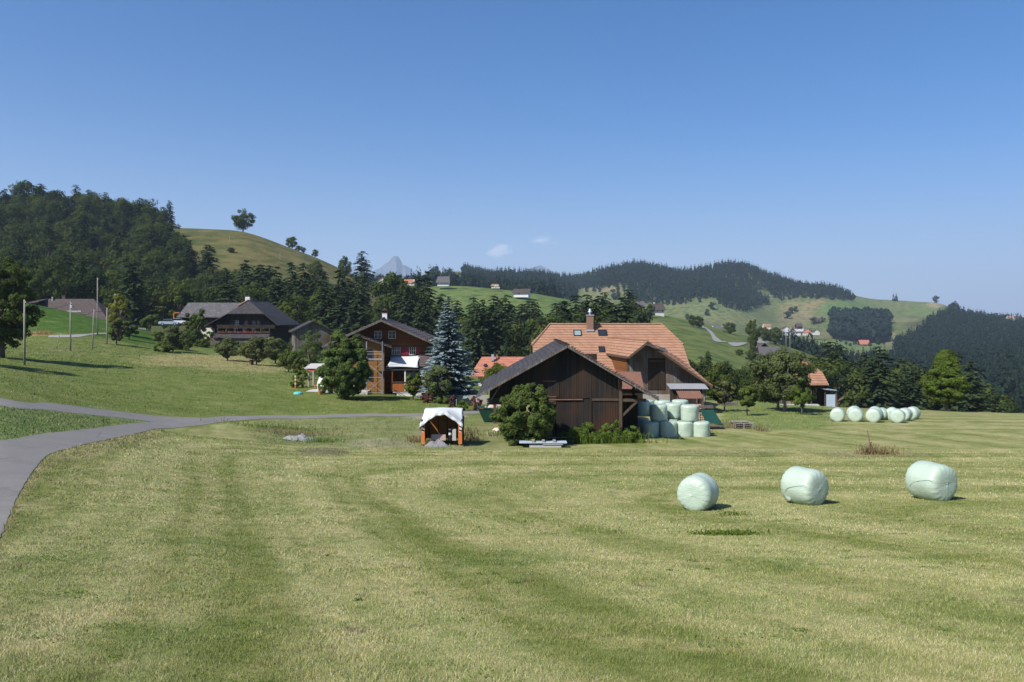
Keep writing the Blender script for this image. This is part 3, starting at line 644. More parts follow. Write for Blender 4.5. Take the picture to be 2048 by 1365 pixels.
st(82, 440, 365, SW[1], 'spruce', 'tallest pointed spruce on the left wood skyline', 'spruce', 400, 1.2)
st(55, 440, 363, BD[1], 'hill_tree', 'broad tree crowning the left wood skyline beside the pointed spruce', 'tree', 400, 1.0)
st(462, 506, 496, BD[0], 'bush', 'small round bush alone on the open dry hillside', 'bush', 350, 2.0)
for i, (px, py, tp, k, wd, lb) in enumerate([(633,565,523,1,1.0,'round green tree on the slope between two spruce groups'), (689,562,513,2,.62,'slim poplar like tree left of the big lone spruce on the slope'),
    (752,592,573,0,.8,'tiny tree alone on the dry slope right of the big spruce')]):
    st(px, py, tp, BD[k], 'slope_tree', lb, 'tree', 330, wd)
st(724, 568, 500, SW[2], 'spruce', 'big lone spruce against the sky on the right shoulder of the dry hill', 'spruce', 400, 1.45)
for px, py, tp, wd, lb in [(583,672,518,.9,'tall dark spruce right of the dark farmhouse, left one of the close pair'), (607,676,520,.9,'tall dark spruce on the slope, right one of the close pair'),
    (650,684,556,1.1,'tall spruce below the round tree on the dry slope'), (685,690,572,1.0,'spruce behind the chalet roof, left of the wide one'), (716,696,580,1.2,'wide spruce directly left of the chalet chimney'),
    (491,662,515,1.0,'spruce rising behind the dark farmhouse chimney'), (520,664,524,1.1,'dark spruce behind the right hip of the dark farmhouse roof'), (352,560,478,.8,'spruce at the wood edge beneath the open hilltop'),
    (1291,700,628,1.0,'small spruce alone on the meadow above the orange roof'), (1416,745,700,1.1,'short spruce at the thicket edge right of the orange farmhouse')]:
    st(px, py, tp, rs.choice(SW), 'spruce', lb, 'spruce', 200, wd)
for px, py, tp, wd, k, lb in [(783,690,545,.8,'b','tall tree behind and right of the chalet chimney'), (815,700,572,1.0,'b','full round tree behind the chalet roof'), (852,705,536,.85,'s','tall spruce group tree just left of the blue spruce top'),
    (838,700,548,.8,'s','slender tall spruce two trees left of the blue spruce top'), (1013,760,672,.55,'s','young bluish spruce beside the small red roofed house')]:
    st(px, py, tp, BD[rs.randrange(3)] if k == 'b' else rs.choice(SW), 'valley_tree' if k == 'b' else 'spruce', lb, 'tree' if k == 'b' else 'spruce', 215 if px != 1013 else 110, wd)
# far single trees
FT = [mono('far_tree', *broad(350+i, 1, .45, .06, 22, 60, .09, lump=.45), L_FARB, BARK) for i in range(3)]
for px, py, tp, wd, lb in [(1872,602,587,.9,'lone tree on the pale knoll of the far right skyline'), (1908,632,603,.8,'tree on the skyline where the right wood begins'),
    (897,571,537,.8,'tall tree right of the white upland farmhouse'), (983,576,546,.9,'bushy tree beside the orange upland hut'), (870,560,533,.9,'tall tree left of the white upland farmhouse'), (760,566,548,.9,'small tree by the upland red roofs'),
    (1174,585,572,.8,'first of the trees dotting the pale far clearing'), (1188,584,573,.9,'second tree dotting the pale far clearing'), (1199,585,575,.9,'rightmost tree of the row dotting the pale far clearing'),
    (1231,600,575,.9,'tall tree in the right half of the pale far clearing'), (1424,620,604,1,'round tree on the far pasture below the ridge wood'), (1399,605,597,1,'small tree at the edge of the ridge wood clearing'), (1415,632,619,.9,'tree on the dry strip of the far pasture'),
    (1581,628,615,1.1,'upper right tree on the dry strip above the hamlet'), (1575,638,622,1.0,'lowest tree on the dry strip above the hamlet'), (1592,624,613,1.0,'tree right of the two on the dry strip above the hamlet'),
    (1628,649,634,1.3,'large tree above the white hamlet houses'), (1646,645,635,1.2,'tree beside the brown barn above the hamlet'),
    (1681,684,675,1.2,'leftmost tree of the farm orchard in the valley meadow'), (1692,690,683,1.1,'small orchard tree second from the left in the valley meadow'), (1709,690,682,1.1,'orchard tree left of the red farmhouse'), (1700,693,687,1.4,'low orchard bush left of the red farmhouse'),
    (1741,693,684,1.0,'tree touching the right end of the red valley farmhouse'), (1757,690,679,1.2,'biggest orchard tree right of the red farmhouse'), (1768,690,685,1.1,'rightmost small orchard tree of the valley farm'), (1730,684,680,1.2,'orchard tree behind the red farmhouse')]:
    st(px, py, tp, rs.choice(FT), 'far_tree', lb, 'tree', 1150 if px > 1150 or px == 1872 else 700, wd)
for px, py, tp, wd, lb in [(1506,690,640,.75,'tall round tree on the hillside above the brown roofs'), (1550,690,655,1.0,'broad tree right of the tall one on the green hillside'), (1530,684,655,1.1,'greyish tree between the two big hillside trees'),
    (1507,708,665,.42,'thin tall poplar beside the brown roofed hillside house'), (1479,712,699,1.5,'round bush alone on the green hillside'), (1460,668,645,1.3,'dark tree at the bend of the hillside crest'), (1503,730,706,1.1,'small tree below the poplar on the hillside'),
    (1375,640,628,1.0,'tree by the row of poles at the top of the green hillside'), (1385,654,630,.8,'tree beside the lane top where the poles stand'), (1398,656,632,.9,'second tree beside the lane top where the poles stand'), (1300,636,608,.8,'tree between the grey shed and the tan house on the hill')]:
    st(px, py, tp, BD[rs.randrange(3)], 'hillside_tree', lb, 'tree', 340, wd)

# trees and shrubs close to the farm ------------------------------
def near(kind, label, cat, px, py, top, wpx, data_f, leafm, barkm, dmin=40, white=0, crown='crown', d=None):
    p = at(px, py, dmin)
    if d: p = Vector((X(px, d), d, g(X(px, d), d))); py = HY-p.z*F/d
    H = (py-top)*p.y/F; Rr = wpx/2*p.y/F
    return tree(kind, label, cat, (p.x, p.y, p.z), data_f(H, Rr), leafm, barkm, rs.uniform(-.4, .4), white=white, crown=crown)
near('blue_spruce', 'tall silvery blue spruce beside the chalet', 'spruce', 897, 803, 590, 118, lambda H, r: spruce(1, H, r, 46, 18, 11, .10, .97, .58), L_BLUE, BARK, 80)
near('blue_spruce', 'small blue spruce poking up behind the old barn ridge', 'spruce', 1162, 790, 677, 40, lambda H, r: spruce(2, H, r, 26, 10, 6, .1, 1, .5), L_BLUE, BARK, 76)
near('lime_tree', 'bright green pyramid shaped lime tree alone at the field edge', 'tree', 1893, 822, 702, 92, lambda H, r: broad(5, H, r*.84, H*.17, 300, 150, .2, top=.12, lump=.17), L_LIME, BARK, 95, d=97)
near('apple_tree', 'large old spreading apple tree with two trunks in the orchard', 'tree', 1570, 824, 702, 122, lambda H, r: broad(6, H, r, H*.22, 190, 140, .2, lump=.18, open_=.05), L_APPLE, GBARK, 80)
def trunk2(H, r):
    V, A, m = broad(61, H, r, H*.25, 60, 200, .22, lump=.28); return V, A, m
near('apple_tree', 'left part of the old apple pair with its own dark trunk', 'tree', 1556, 820, 722, 96, trunk2, L_APPLE, GBARK, 82)
near('fruit_tree', 'young fruit tree with whitewashed stem in front of the tiled shed', 'tree', 1604, 830, 774, 46, lambda H, r: broad(7, H, r, H*.33, 30, 150, .22, lump=.34), L_LIME, BARK, 70, white=1.3)
near('fruit_tree', 'dark young fruit tree with whitewashed stem, middle of three', 'tree', 1494, 832, 772, 38, lambda H, r: broad(8, H, r, H*.36, 30, 150, .2, lump=.34), L_SHRUB, BARK, 66, white=1.5)
near('fruit_tree', 'yellowish young fruit tree with white stem beside the woodpile', 'tree', 1449, 824, 762, 44, lambda H, r: broad(9, H, r, H*.32, 26, 130, .22, lump=.34), L_APPLE, BARK, 72, white=1.3)
near('rowan_shrub', 'big round rowan shrub with berries in front of the old barn', 'shrub', 1055, 880, 772, 124, lambda H, r: broad(10, H, r*.95, .1, 260, 170, .13, lump=.17), L_SHRUB, BARK, 50, d=52.6)
near('walnut_tree', 'dense rounded dark green tree hiding the left side of the chalet', 'tree', 695, 781, 669, 104, lambda H, r: broad(11, H, r*.95, H*.08, 260, 190, .21, lump=.18), L_SHRUB, BARK, 84, d=89)
near('pear_tree', 'small gnarled fruit tree in front of the blue spruce', 'tree', 880, 806, 733, 66, lambda H, r: broad(12, H, r, H*.22, 46, 150, .2, lump=.30), L_APPLE, GBARK, 74)
near('fruit_tree', 'bright green sapling before the white basement wall', 'tree', 826, 800, 748, 40, lambda H, r: broad(13, H, r, H*.2, 26, 140, .22, lump=.32), L_LIME, BARK, 70)
near('edge_tree', 'big leafy tree cut by the left edge of the picture', 'tree', 4, 716, 520, 118, lambda H, r: broad(14, H, r, H*.14, 200, 170, .25, lump=.19), L_DEC, BARK, 60)
near('edge_tree', 'neighbouring tree just outside the left edge casting shade', 'tree', -95, 735, 560, 130, lambda H, r: broad(15, H, r, H*.2, 60, 170, .32, lump=.25), L_DEC, BARK, 60)
near('yellow_bush', 'yellow green conifer like bush before the plank wing', 'bush', 1319, 800, 759, 30, lambda H, r: broad(16, H, r, .1, 26, 110, .16, lump=.34), L_YEL, BARK, 72)
near('maple_tree', 'bright maple tree right of the dark farmhouse', 'tree', 573, 686, 605, 46, lambda H, r: broad(17, H, r, H*.1, 60, 200, .34, lump=.30), L_LIME, BARK, 170)
for px, py, tp, w_, lb, L in [(455,722,678,46,'pale young apple tree before the lower plank wall',L_APPLE),(513,731,676,64,'spreading apple tree with a forked trunk below the dark farmhouse',L_APPLE),(551,728,676,54,'grey green apple tree right of the forked one',L_APPLE),
    (392,668,619,40,'dark small tree covering the end of the farmhouse wing',L_SHRUB),(346,690,652,50,'fruit tree left of the farmhouse garden slope',L_APPLE),(577,745,700,40,'thin fruit tree beside the chalet terrace',L_SHRUB),(238,668,590,42,'pale yellow green tree behind the poles on the crest',L_YEL),
    (620,742,662,58,'bushy green tree left of the chalet roof',L_SHRUB),(660,712,655,60,'yellow green tree behind the left chalet eave',L_LIME),(628,700,640,52,'bright leafy tree behind the plank shed',L_LIME),(233,690,640,28,'small tree by the gravel track',L_APPLE),
    (995,790,728,60,'leafy tree in front of the small red roofed house',L_LIME),(258,680,643,30,'second small tree by the gravel track',L_APPLE),(306,664,630,40,'dark tree at the end of the gravel track',L_SHRUB),(595,758,716,30,'slim garden tree at the terrace corner',L_SHRUB)]:
    near('garden_tree', lb, 'tree', px, py, tp, w_, d={392: 182, 346: 150}.get(px), data_f=lambda H, r: broad(int(px), H, r, H*.2, 40, 170, .3 if py < 740 else .18, lump=.32), leafm=L, barkm=BARK, dmin=60)
def bush(px, py, top, wpx, lb, L, dmin=45, leaf=.16, kind='bush', nc=30, nl=90):
    near(kind, lb, 'bush' if kind != 'flower_bush' else 'flowers', px, py, top, wpx, lambda H, r: broad(int(px*3+py), H, r, .02, nc, nl, leaf, lump=.28), L, BARK, dmin, crown='foliage', d=(54.3 if dmin == 50 else None))
for a in [(372,690,660,40,'leafy bush hiding the foot of the parking terrace',L_SHRUB,150,.3),(344,690,664,40,'second leafy bush below the parked cars',L_SHRUB,150,.3),(318,684,664,34,'low bush at the left end of the parking terrace',L_SHRUB,150,.3),(500,700,684,50,'low shrubs under the lean roof of the dark farmhouse',L_SHRUB,150,.25),(585,712,684,44,'rounded garden bush right of the farmhouse orchard',L_SHRUB,130,.25),(545,702,680,30,'bush at the right corner of the dark farmhouse',L_SHRUB,150,.25),(668,786,762,40,'flowering shrubs at the foot of the dense green tree',L_VINE,84,.14),(735,786,768,26,'low garden shrubs left of the scaffold',L_SHRUB,84,.12),(360,700,676,46,'dark bush on the bank left of the dark farmhouse',L_SHRUB,120,.3),(330,705,683,40,'bush at the foot of the farmhouse garden bank',L_SHRUB,120,.3),(418,690,664,18,'climbing shrub at the white corner of the dark farmhouse',L_VINE,160,.3),
    (400,694,678,36,'low hedge bush under the farmhouse wing',L_SHRUB,140,.3),(600,790,772,0,'',None,0,0),
    (645,788,764,22,'flowering potted bush beside the white garden fireplace',L_VINE,84,.14),(590,776,752,18,'small green bush at the left end of the terrace',L_VINE,84,.14),(604,774,730,22,'bright climbing vine on the pergola post',L_VINE,84,.16),
    (755,786,772,18,'yellow green perennials in front of the scaffold',L_VINE,84,.12),(905,822,792,16,'reddish brown shrub beside the road bend',L_RED,66,.12),(953,822,794,26,'purple red shrub near the green skip',L_RED,66,.14),(925,822,802,24,'yellow green shrub between the two reddish ones',L_VINE,66,.12),
    (855,806,788,30,'low rose bush under the gnarled fruit tree',L_RED,74,.12),(885,808,794,34,'dark low shrub under the blue spruce',L_SHRUB,74,.14),(1185,873,846,54,'bright nettles growing along the barn wall, left patch',L_WEED,50,.09),(1226,875,842,46,'taller nettles along the barn wall, middle patch',L_WEED,50,.09),
    (1150,876,855,40,'nettles beside the slab stack at the barn wall',L_WEED,50,.09),(1262,877,852,40,'bramble bush at the right barn post',L_VINE,50,.10),(1395,864,856,10,'grass tuft between the standing bales',L_WEED,56,.06)]:
    if a[3]: bush(*a)
for i, (px, py, c) in enumerate([(790,782,(.75,.08,.25)),(800,786,(.8,.15,.3)),(775,782,(.7,.25,.1))]):
    p = at(px, py, 84); t = thing('flower_bush', ['pink flowers in the chalet garden bed', 'deep pink roses right of the pink flowers', 'orange red flowers left of the pink ones'][i], 'flowers', p)
    rg = np.random.default_rng(i); q = rg.normal(size=(60, 3))*[.28, .2, .12]+[0, 0, .35]
    link('foliage', mesh_np('foliage', quads(q, .13, rg), np.arange(240).reshape(60, 4), rg.random(60)), L_VINE, t)
    q = rg.normal(size=(16, 3))*[.25, .2, .07]+[0, 0, .5]
    link('blossoms', mesh_np('blossoms', quads(q, .12, rg), np.arange(64).reshape(16, 4), rg.random(16)), m_plain('petal', c, .6, .2), t)
# loose weeds and dry stalks
def weeds(label, px, py, n, sxm, sym, h, L, dmin=45, lean=.3, d=None):
    p = at(px, py, dmin) if d is None else Vector((X(px, d), d, 0)); rg = np.random.default_rng(int(px+py*7)); V = []; 
    x = p.x+rg.normal(size=n)*sxm; y = p.y+rg.normal(size=n)*sym; z = G(x, y); hh = h*rg.uniform(.3, 1.1, n)
    a = rg.uniform(0, 2*pi, n); w_ = .012+h*.018; l = rg.normal(size=(n, 2))*lean*hh[:, None]
    b0 = np.stack([x-np.cos(a)*w_, y-np.sin(a)*w_, z-.02], 1); b1 = np.stack([x+np.cos(a)*w_, y+np.sin(a)*w_, z-.02], 1)
    t0 = np.stack([x+l[:, 0], y+l[:, 1], z+hh], 1); dv = np.stack([np.cos(a)*w_*.3, np.sin(a)*w_*.3, 0*a], 1)
    V = np.stack([b0, b1, t0+dv, t0-dv], 1).reshape(-1, 3)
    sd_ = t0+rg.normal(size=(n, 3))*.04*h; V2 = quads(np.concatenate([sd_, sd_-[0, 0, h*.15]]), .05+h*.07, rg)
    V = np.concatenate([V, V2]); k = len(V)//4
    o = link('weeds', mesh_np('weeds', V, np.arange(4*k).reshape(k, 4), rg.random(k)), L); tag(o, label, 'weeds', kind='stuff')
weeds('dry brown stalks around the weathered stake in the field', 1736, 909, 120, .3, .2, .6, L_DRY); weeds('tan grass clump right of the weathered stake', 1768, 909, 150, .5, .3, .45, L_DRY)
weeds('dry grass around the pallet stack', 1458, 857, 90, .35, .4, .6, L_DRY); weeds('dry grass right of the pallet stack', 1520, 862, 90, .35, .4, .5, L_DRY)
weeds('tall weeds growing inside and before the orange shelter', 880, 886, 260, .8, .35, .45, L_WEED); weeds('dry grass left of the orange shelter', 832, 884, 160, .4, .4, .4, L_DRY)
weeds('tall dry stalks right of the orange shelter', 938, 880, 90, .35, .3, .9, L_DRY); weeds('rough grass around the gravel heap', 590, 870, 420, 1.6, .9, .35, L_DRY); weeds('green tufts right of the gravel heap', 636, 885, 220, .8, .5, .3, L_WEED)
weeds('rough weeds on the bank beyond the hollow', 555, 858, 420, 2.2, .8, .35, L_WEED); weeds('green grass clump left lying in the mown field', 1455, 1070, 420, .42, .16, .09, L_WEED, 15, .9)
weeds('weeds at the foot of the standing bales', 1370, 868, 160, 1.0, .15, .25, L_WEED, 55); weeds('weeds under the barn front', 1195, 880, 900, 1.7, .35, .7, L_WEED, d=54.0)
weeds('golden dry grass on the upper meadow edge', 80, 669, 260, 1.4, 1, .8, L_DRY, 120); weeds('rough grass along the barn left side', 1000, 872, 220, .8, .8, .35, L_WEED)
weeds('small weed sprig near the first bale', 1463, 1032, 60, .25, .12, .12, L_WEED, 20, .8)

# ---------------------------------------------------------------- material set for built things
M_BARN = m_planks('dark_old_planks', (.006, .0052, .0047), (.031, .026, .0235), .17, warm=(.050, .024, .012))
M_GREYP = m_planks('grey_planks', (.055, .05, .046), (.19, .175, .165), .18, warm=(.10, .055, .028)); M_DARKP = m_planks('dark_brown_planks', (.012, .008, .006), (.045, .028, .018), .2)  # second set: dark brown boards for old walls and sheds
M_HONEY = m_planks('honey_timber', (.085, .030, .009), (.225, .085, .023), .24, horiz=True); M_BEAM = m_plain('old_beam', (.075, .055, .04), .9, .4, 4)
M_YWOOD = m_planks('yellow_boards', (.17, .08, .026), (.30, .15, .048), .2, horiz=True); M_OWOOD = m_plain('orange_board', (.48, .15, .045), .8, .22, 5); M_RAIL = m_planks('orange_balustrade', (.26, .075, .02), (.42, .14, .04), .14)
M_SLATE = m_tiles('dark_shingles', (.022, .020, .022), (.060, .055, .057), .19, .32, moss=(.11, .105, .10), contrast=.3); M_ROOF2 = m_tiles('brown_black_tiles', (.055, .042, .04), (.12, .095, .09), .26, .3, contrast=.5)
M_ORANGE = m_tiles('orange_tiles', (.24, .125, .075), (.37, .205, .13), .29, .26, moss=(.33, .19, .13), contrast=.42); M_GREYR = m_tiles('weathered_grey_tiles', (.055, .052, .055), (.13, .122, .125), .3, .3, contrast=.3, moss=(.24, .23, .23))
M_BROWNR = m_tiles('brown_tiles', (.052, .038, .035), (.098, .075, .069), .32, .3, contrast=.5); M_REDR = m_tiles('red_tiles', (.30, .11, .07), (.46, .20, .13), .3, .3, contrast=.3)
M_WHITE = m_plain('white_render', (.60, .60, .59), .85, .06, 1.5); M_CREAM = m_plain('cream_render', (.55, .53, .48), .85, .1, 1.5); M_STONE = m_plain('stone_base', (.30, .28, .25), .9, .3, 2, bump=.4)
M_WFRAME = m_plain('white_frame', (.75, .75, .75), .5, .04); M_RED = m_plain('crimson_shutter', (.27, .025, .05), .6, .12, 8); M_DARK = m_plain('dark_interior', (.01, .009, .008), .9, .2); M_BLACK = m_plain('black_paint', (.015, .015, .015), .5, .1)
M_RUST = m_plain('rusty_sheet', (.17, .085, .06), .75, .25, 3); M_METAL = m_plain('galvanised', (.50, .53, .57), .4, .12, 2, metal=.6); M_SHEET = m_plain('pale_sheet_metal', (.42, .50, .60), .5, .15, 2, metal=.2)
M_POLE = m_plain('grey_pole_wood', (.24, .22, .19), .9, .3, 4); M_GREEN = m_plain('green_skip_paint', (.008, .035, .024), .5, .3, 2); M_TARPG = m_plain('green_tarpaulin', (.012, .065, .055), .6, .25, 3)
M_LOG = m_plain('cut_logs', (.45, .33, .21), .9, .45, 14); M_CONC = m_plain('pale_concrete', (.40, .39, .38), .9, .15, 3, bump=.2); M_CANVAS = m_plain('white_canvas', (.50, .52, .53), .6, .04, 2); M_TERRA = m_plain('terracotta', (.45, .16, .07), .8, .2, 5)
M_HSTONE = m_plain('crushed_stone', (.20, .20, .205), .95, .45, 22, bump=.8)
def glass():
    q = N('window_glass'); return q.out((.02, .025, .03), .08, 0, .6)
M_GLASS = glass()
def film():
    q = N('bale_film'); o = q.obj(); n1 = q.noise(q.scale(o, (1, 1, 1)), 2.5, 4, .6, .5); n2 = q.noise(q.scale(o, (2, 2, 9)), 3.0, 4, .6, .6)
    q.bump(q.math('ADD', n1, q.math('MULTIPLY', n2, .7)), .55, .04); c = q.mix(n1, (.335, .42, .335), (.385, .47, .385))
    return q.out(c, .33, 0, .5)
M_FILM = film()
def corr(mb, x0, x1, ya, za, yb, zb, pitch=.18, amp=.025, t=.02):
    n = max(4, int((x1-x0)/pitch*4)); v = []
    for k in range(n+1):
        x = x0+(x1-x0)*k/n; a = amp*sin(2*pi*(x-x0)/pitch); v += [(x, ya, za+a), (x, yb, zb+a)]
    mb.add(v, [(2*k, 2*k+1, 2*k+3, 2*k+2) for k in range(n)]); return mb
def window(par, x, y, z, w_, h, nx=2, ny=2, fr=.05, fm=None, label=None):
    """window centred at x, z on a wall whose outer face is y, looking towards -y"""
    m = MB(); x0, x1, z0, z1 = x-w_/2, x+w_/2, z-h/2, z+h/2
    m.box(x0-fr, x0, y-.06, y+.02, z0-fr, z1+fr); m.box(x1, x1+fr, y-.06, y+.02, z0-fr, z1+fr)
    m.box(x0, x1, y-.06, y+.02, z1, z1+fr); m.box(x0, x1, y-.08, y+.02, z0-fr, z0)
    for i in range(1, nx): m.box(x0+w_*i/nx-fr*.4, x0+w_*i/nx+fr*.4, y-.05, y-.028, z0, z1)
    for i in range(1, ny): m.box(x0, x1, y-.052, y-.03, z0+h*i/ny-fr*.3, z0+h*i/ny+fr*.3)
    f = m.build('window', fm or M_WFRAME, par)
    if label: f['label'] = label
    MB().box(x0, x1, y-.024, y-.012, z0, z1).build('pane', M_GLASS, f); return f

# ---------------------------------------------------------------- old dark barn in the foreground
bx, by = X(1133, 55), 55.0; bz = g(bx+1, by)
barn = thing('old_barn', 'dark weathered plank barn with wide shingled gable roof in the foreground', 'barn', (bx, by, bz))
pk = -1.72-bz; eL = 3.25; eR = 3.05; hw = 6.2
def rz_(x): return pk-(pk-eL)*abs(x)/hw if x < 0 else pk-(pk-eR)*x/hw
t_ = .14; m = MB()
def shingle_roof(x0, x1, y0, y1, seed):
    """sagging roof sheet with stepped courses"""
    m = MB(); nx, ny = 30, 36; r = random.Random(seed); v = []; f = []
    for j in range(ny+1):
        for i in range(nx+1):
            x = x0+(x1-x0)*i/nx; y = y0+(y1-y0)*j/ny
            sag = -.07*sin(pi*j/ny)-.05*sin(pi*i/nx)+.015*sin(x*3+y*1.7); v.append((x, y, rz_(x)+sag+r.uniform(-.012, .012)))
    n = len(v); v += [(p[0], p[1], p[2]-.1) for p in v]; k = nx+1
    f = [(j*k+i, j*k+i+1, (j+1)*k+i+1, (j+1)*k+i) for j in range(ny) for i in range(nx)]
    f += [(n+a, n+b, n+c, n+d) for d, c, b, a in f[:nx*ny]]
    for i in range(nx): f += [(i, i+n, i+1+n, i+1), (ny*k+i, ny*k+i+1, ny*k+i+1+n, ny*k+i+n)]
    for j in range(ny): f += [(j*k, (j+1)*k, (j+1)*k+n, j*k+n), (j*k+nx, j*k+nx+n, (j+1)*k+nx+n, (j+1)*k+nx)]
    return m.add(v, f)
rm = shingle_roof(-hw, -.03, -1.0, 14, 1); r2 = shingle_roof(.03, hw, -1.0, 14, 2); rm.add(r2.v, r2.f)
roof = rm.build('roof', M_SLATE, barn)
rg_ = random.Random(8); c = MB()
for k in range(48): c.box(-.15+rg_.uniform(-.02, .02), .15+rg_.uniform(-.02, .02), -1.05+k*.315, -1.05+k*.315+.28, pk-.02, pk+.07+rg_.uniform(-.01, .02))
c.build('ridge_tiles', M_BROWNR, roof)
v = MB()
for s in (-1, 1): v.beam((0, -1.03, pk-.08), (s*hw, -1.03, rz_(s*hw)-.08), .03, .16)
v.build('verge_board', M_GREYP, roof)
v = MB()
for k in range(34):
    x = .25+k*.175; v.box(x, x+.15, -1.09-rg_.uniform(0, .05), -.95, rz_(x)+.0, rz_(x)+.05+rg_.uniform(0, .03))
v.build('verge_tiles', M_BROWNR, roof)
def under(x): return rz_(x)-.12
m = MB()
m.prism([(-5.3, 3.0), (3.59, 3.0), (3.59, under(3.59)), (0, under(0)), (-5.3, under(-5.3))], 0, .12)
m.prism([(-.72, -.5), (3.59, -.5), (3.59, 2.92), (-.72, 2.92)], .03, .13)
m.box(3.5, 3.6, .13, 13.3, -.5, under(3.6)-.05); m.box(-.72, -.6, 4.5, 13.3, -.5, 5.2); m.box(-5.2, 3.6, 13.2, 13.3, 2.6, 4)
m.box(-.7, 3.5, 13.1, 13.2, -.5, 5.5)
m.build('plank_wall', M_BARN, barn)
MB().box(-5.2, -.7, 12.5, 12.6, 2.3, 3.9).build('rear_boards', M_DARKP, barn)
m = MB(); m.box(-5.4, -.72, -.02, .1, 2.55, 3.0)
for z in (2.6, 2.75, 2.88): m.box(-5.5, -.8, -.06, -.02, z, z+.09)
m.build('hay_rail', M_BEAM, barn)
for x, z0, z1, lb in ((3.62, -.5, under(3.62), ''), (6.0-.35, -.3, 2.9, '')):
    pass
MB().box(3.62, 3.84, -.05, .17, -.5, under(3.8)).build('post', M_BEAM, barn)
MB().box(-5.35, -5.12, 13.1, 13.3, -.5, 3.3).build('post', M_BEAM, barn)
MB().box(3.84, 5.5, .0, .2, 2.75, 2.95).build('tie_beam', M_BEAM, barn); MB().beam((3.85, .1, 1.75), (4.9, .1, 2.78), .14).build('brace', M_BEAM, barn)
MB().box(5.35, 5.55, 5.2, 5.4, -.5, 3.3).build('post', M_BEAM, barn); MB().box(5.35, 5.55, 12.9, 13.1, -.5, 3.3).build('post', M_BEAM, barn)
MB().beam((-4.5, -.95, rz_(-4.5)-.15), (-5.5, -.3, 2.4), .07).build('brace', M_GREYP, barn)
MB().box(3.7, 5.4, 3.0, 3.1, -.5, 2.9).build('bay_partition', M_DARKP, barn)
d = MB().box(-1.5, -.5, -.05, 0, 3.05, 4.3).build('loft_door', M_BARN, barn)
for z in (3.1, 4.18): MB().beam((-1.6, -.075, z), (-.72, -.075, z), .03, .06).build('hinge', M_RUST, d)
MB().beam((-1.5, -.06, 2.9), (1.1, -.06, 2.92), .04, .08).build('rail', M_RUST, barn)
MB().box(1.75, 3.6, -.04, .03, 2.82, 2.98).build('trim_board', M_BEAM, barn); MB().box(1.62, 1.74, -.03, .03, -.4, 6.0 if under(1.7) > 6 else under(1.7)).build('trim_board', M_BARN, barn)
MB().box(1.7, 3.6, -.03, .03, .55, .62).build('trim_board', M_GREYP, barn)
MB().box(-1.25, -.75, .6, .65, 1.9, 2.9).build('yellow_panel', M_YWOOD, barn)
MB().box(3.9, 5.2, .8, 1.8, -.2, .9).build('stored_crate', M_DARKP)
tag(bpy.data.objects['stored_crate'], 'dim wooden crate stored in the right barn bay', 'crate'); bpy.data.objects['stored_crate'].location = (bx, by, bz)

# ---------------------------------------------------------------- farmhouse with the large orange roof
ox, oy = X(1290, 90), 90.0; oz = -10.2
fh = thing('orange_farmhouse', 'large farmhouse with orange tiled half hipped roof and weathered plank wing', 'farmhouse', (ox, oy, oz))
def Q(x, y, z): return (x-ox, y-oy, z-oz)
SL = .644
def pz(y): return -.54-(96-y)*SL if y <= 96 else -.54-(y-96)*SL
rL, rR, gL, gR, yh = 4.58, 18.0, 2.4, 19.85, 92.35
m = MB()
m.slab([Q(rL, 96, pz(96)), Q(gL, yh, pz(yh)), Q(gL, 87, pz(87)), Q(gR, 87, pz(87)), Q(gR, yh, pz(yh)), Q(rR, 96, pz(96))], .18)
m.slab([Q(rR, 96.01, pz(96)), Q(gR, 192-yh, pz(yh)), Q(gR, 105, pz(105)), Q(gL, 105, pz(105)), Q(gL, 192-yh, pz(yh)), Q(rL, 96.01, pz(96))], .18)
m.slab([Q(rL-.01, 96, pz(96)-.01), Q(gL-.01, 192-yh, pz(yh)-.01), Q(gL-.01, yh, pz(yh)-.01)], .18); m.slab([Q(rR+.01, 96, pz(96)-.01), Q(gR+.01, yh, pz(yh)-.01), Q(gR+.01, 192-yh, pz(yh)-.01)], .18)
orf = m.build('roof', M_ORANGE, fh)
m = MB(); m.tube([Q(rL, 96, -.5), Q(rR, 96, -.5)], .11, 6); m.tube([Q(rL, 96, -.5), Q(gL, yh, pz(yh)+.04)], .1, 6); m.tube([Q(rR, 96, -.5), Q(gR, yh, pz(yh)+.04)], .1, 6); m.build('ridge_tiles', M_ORANGE, orf)
m = MB(); m.beam(Q(gR+.03, 87, pz(87)-.1), Q(gR+.03, yh, pz(yh)-.1), .04, .22); m.beam(Q(gL-.03, 87, pz(87)-.1), Q(gL-.03, yh, pz(yh)-.1), .04, .22); m.build('verge_board', M_BEAM, orf)
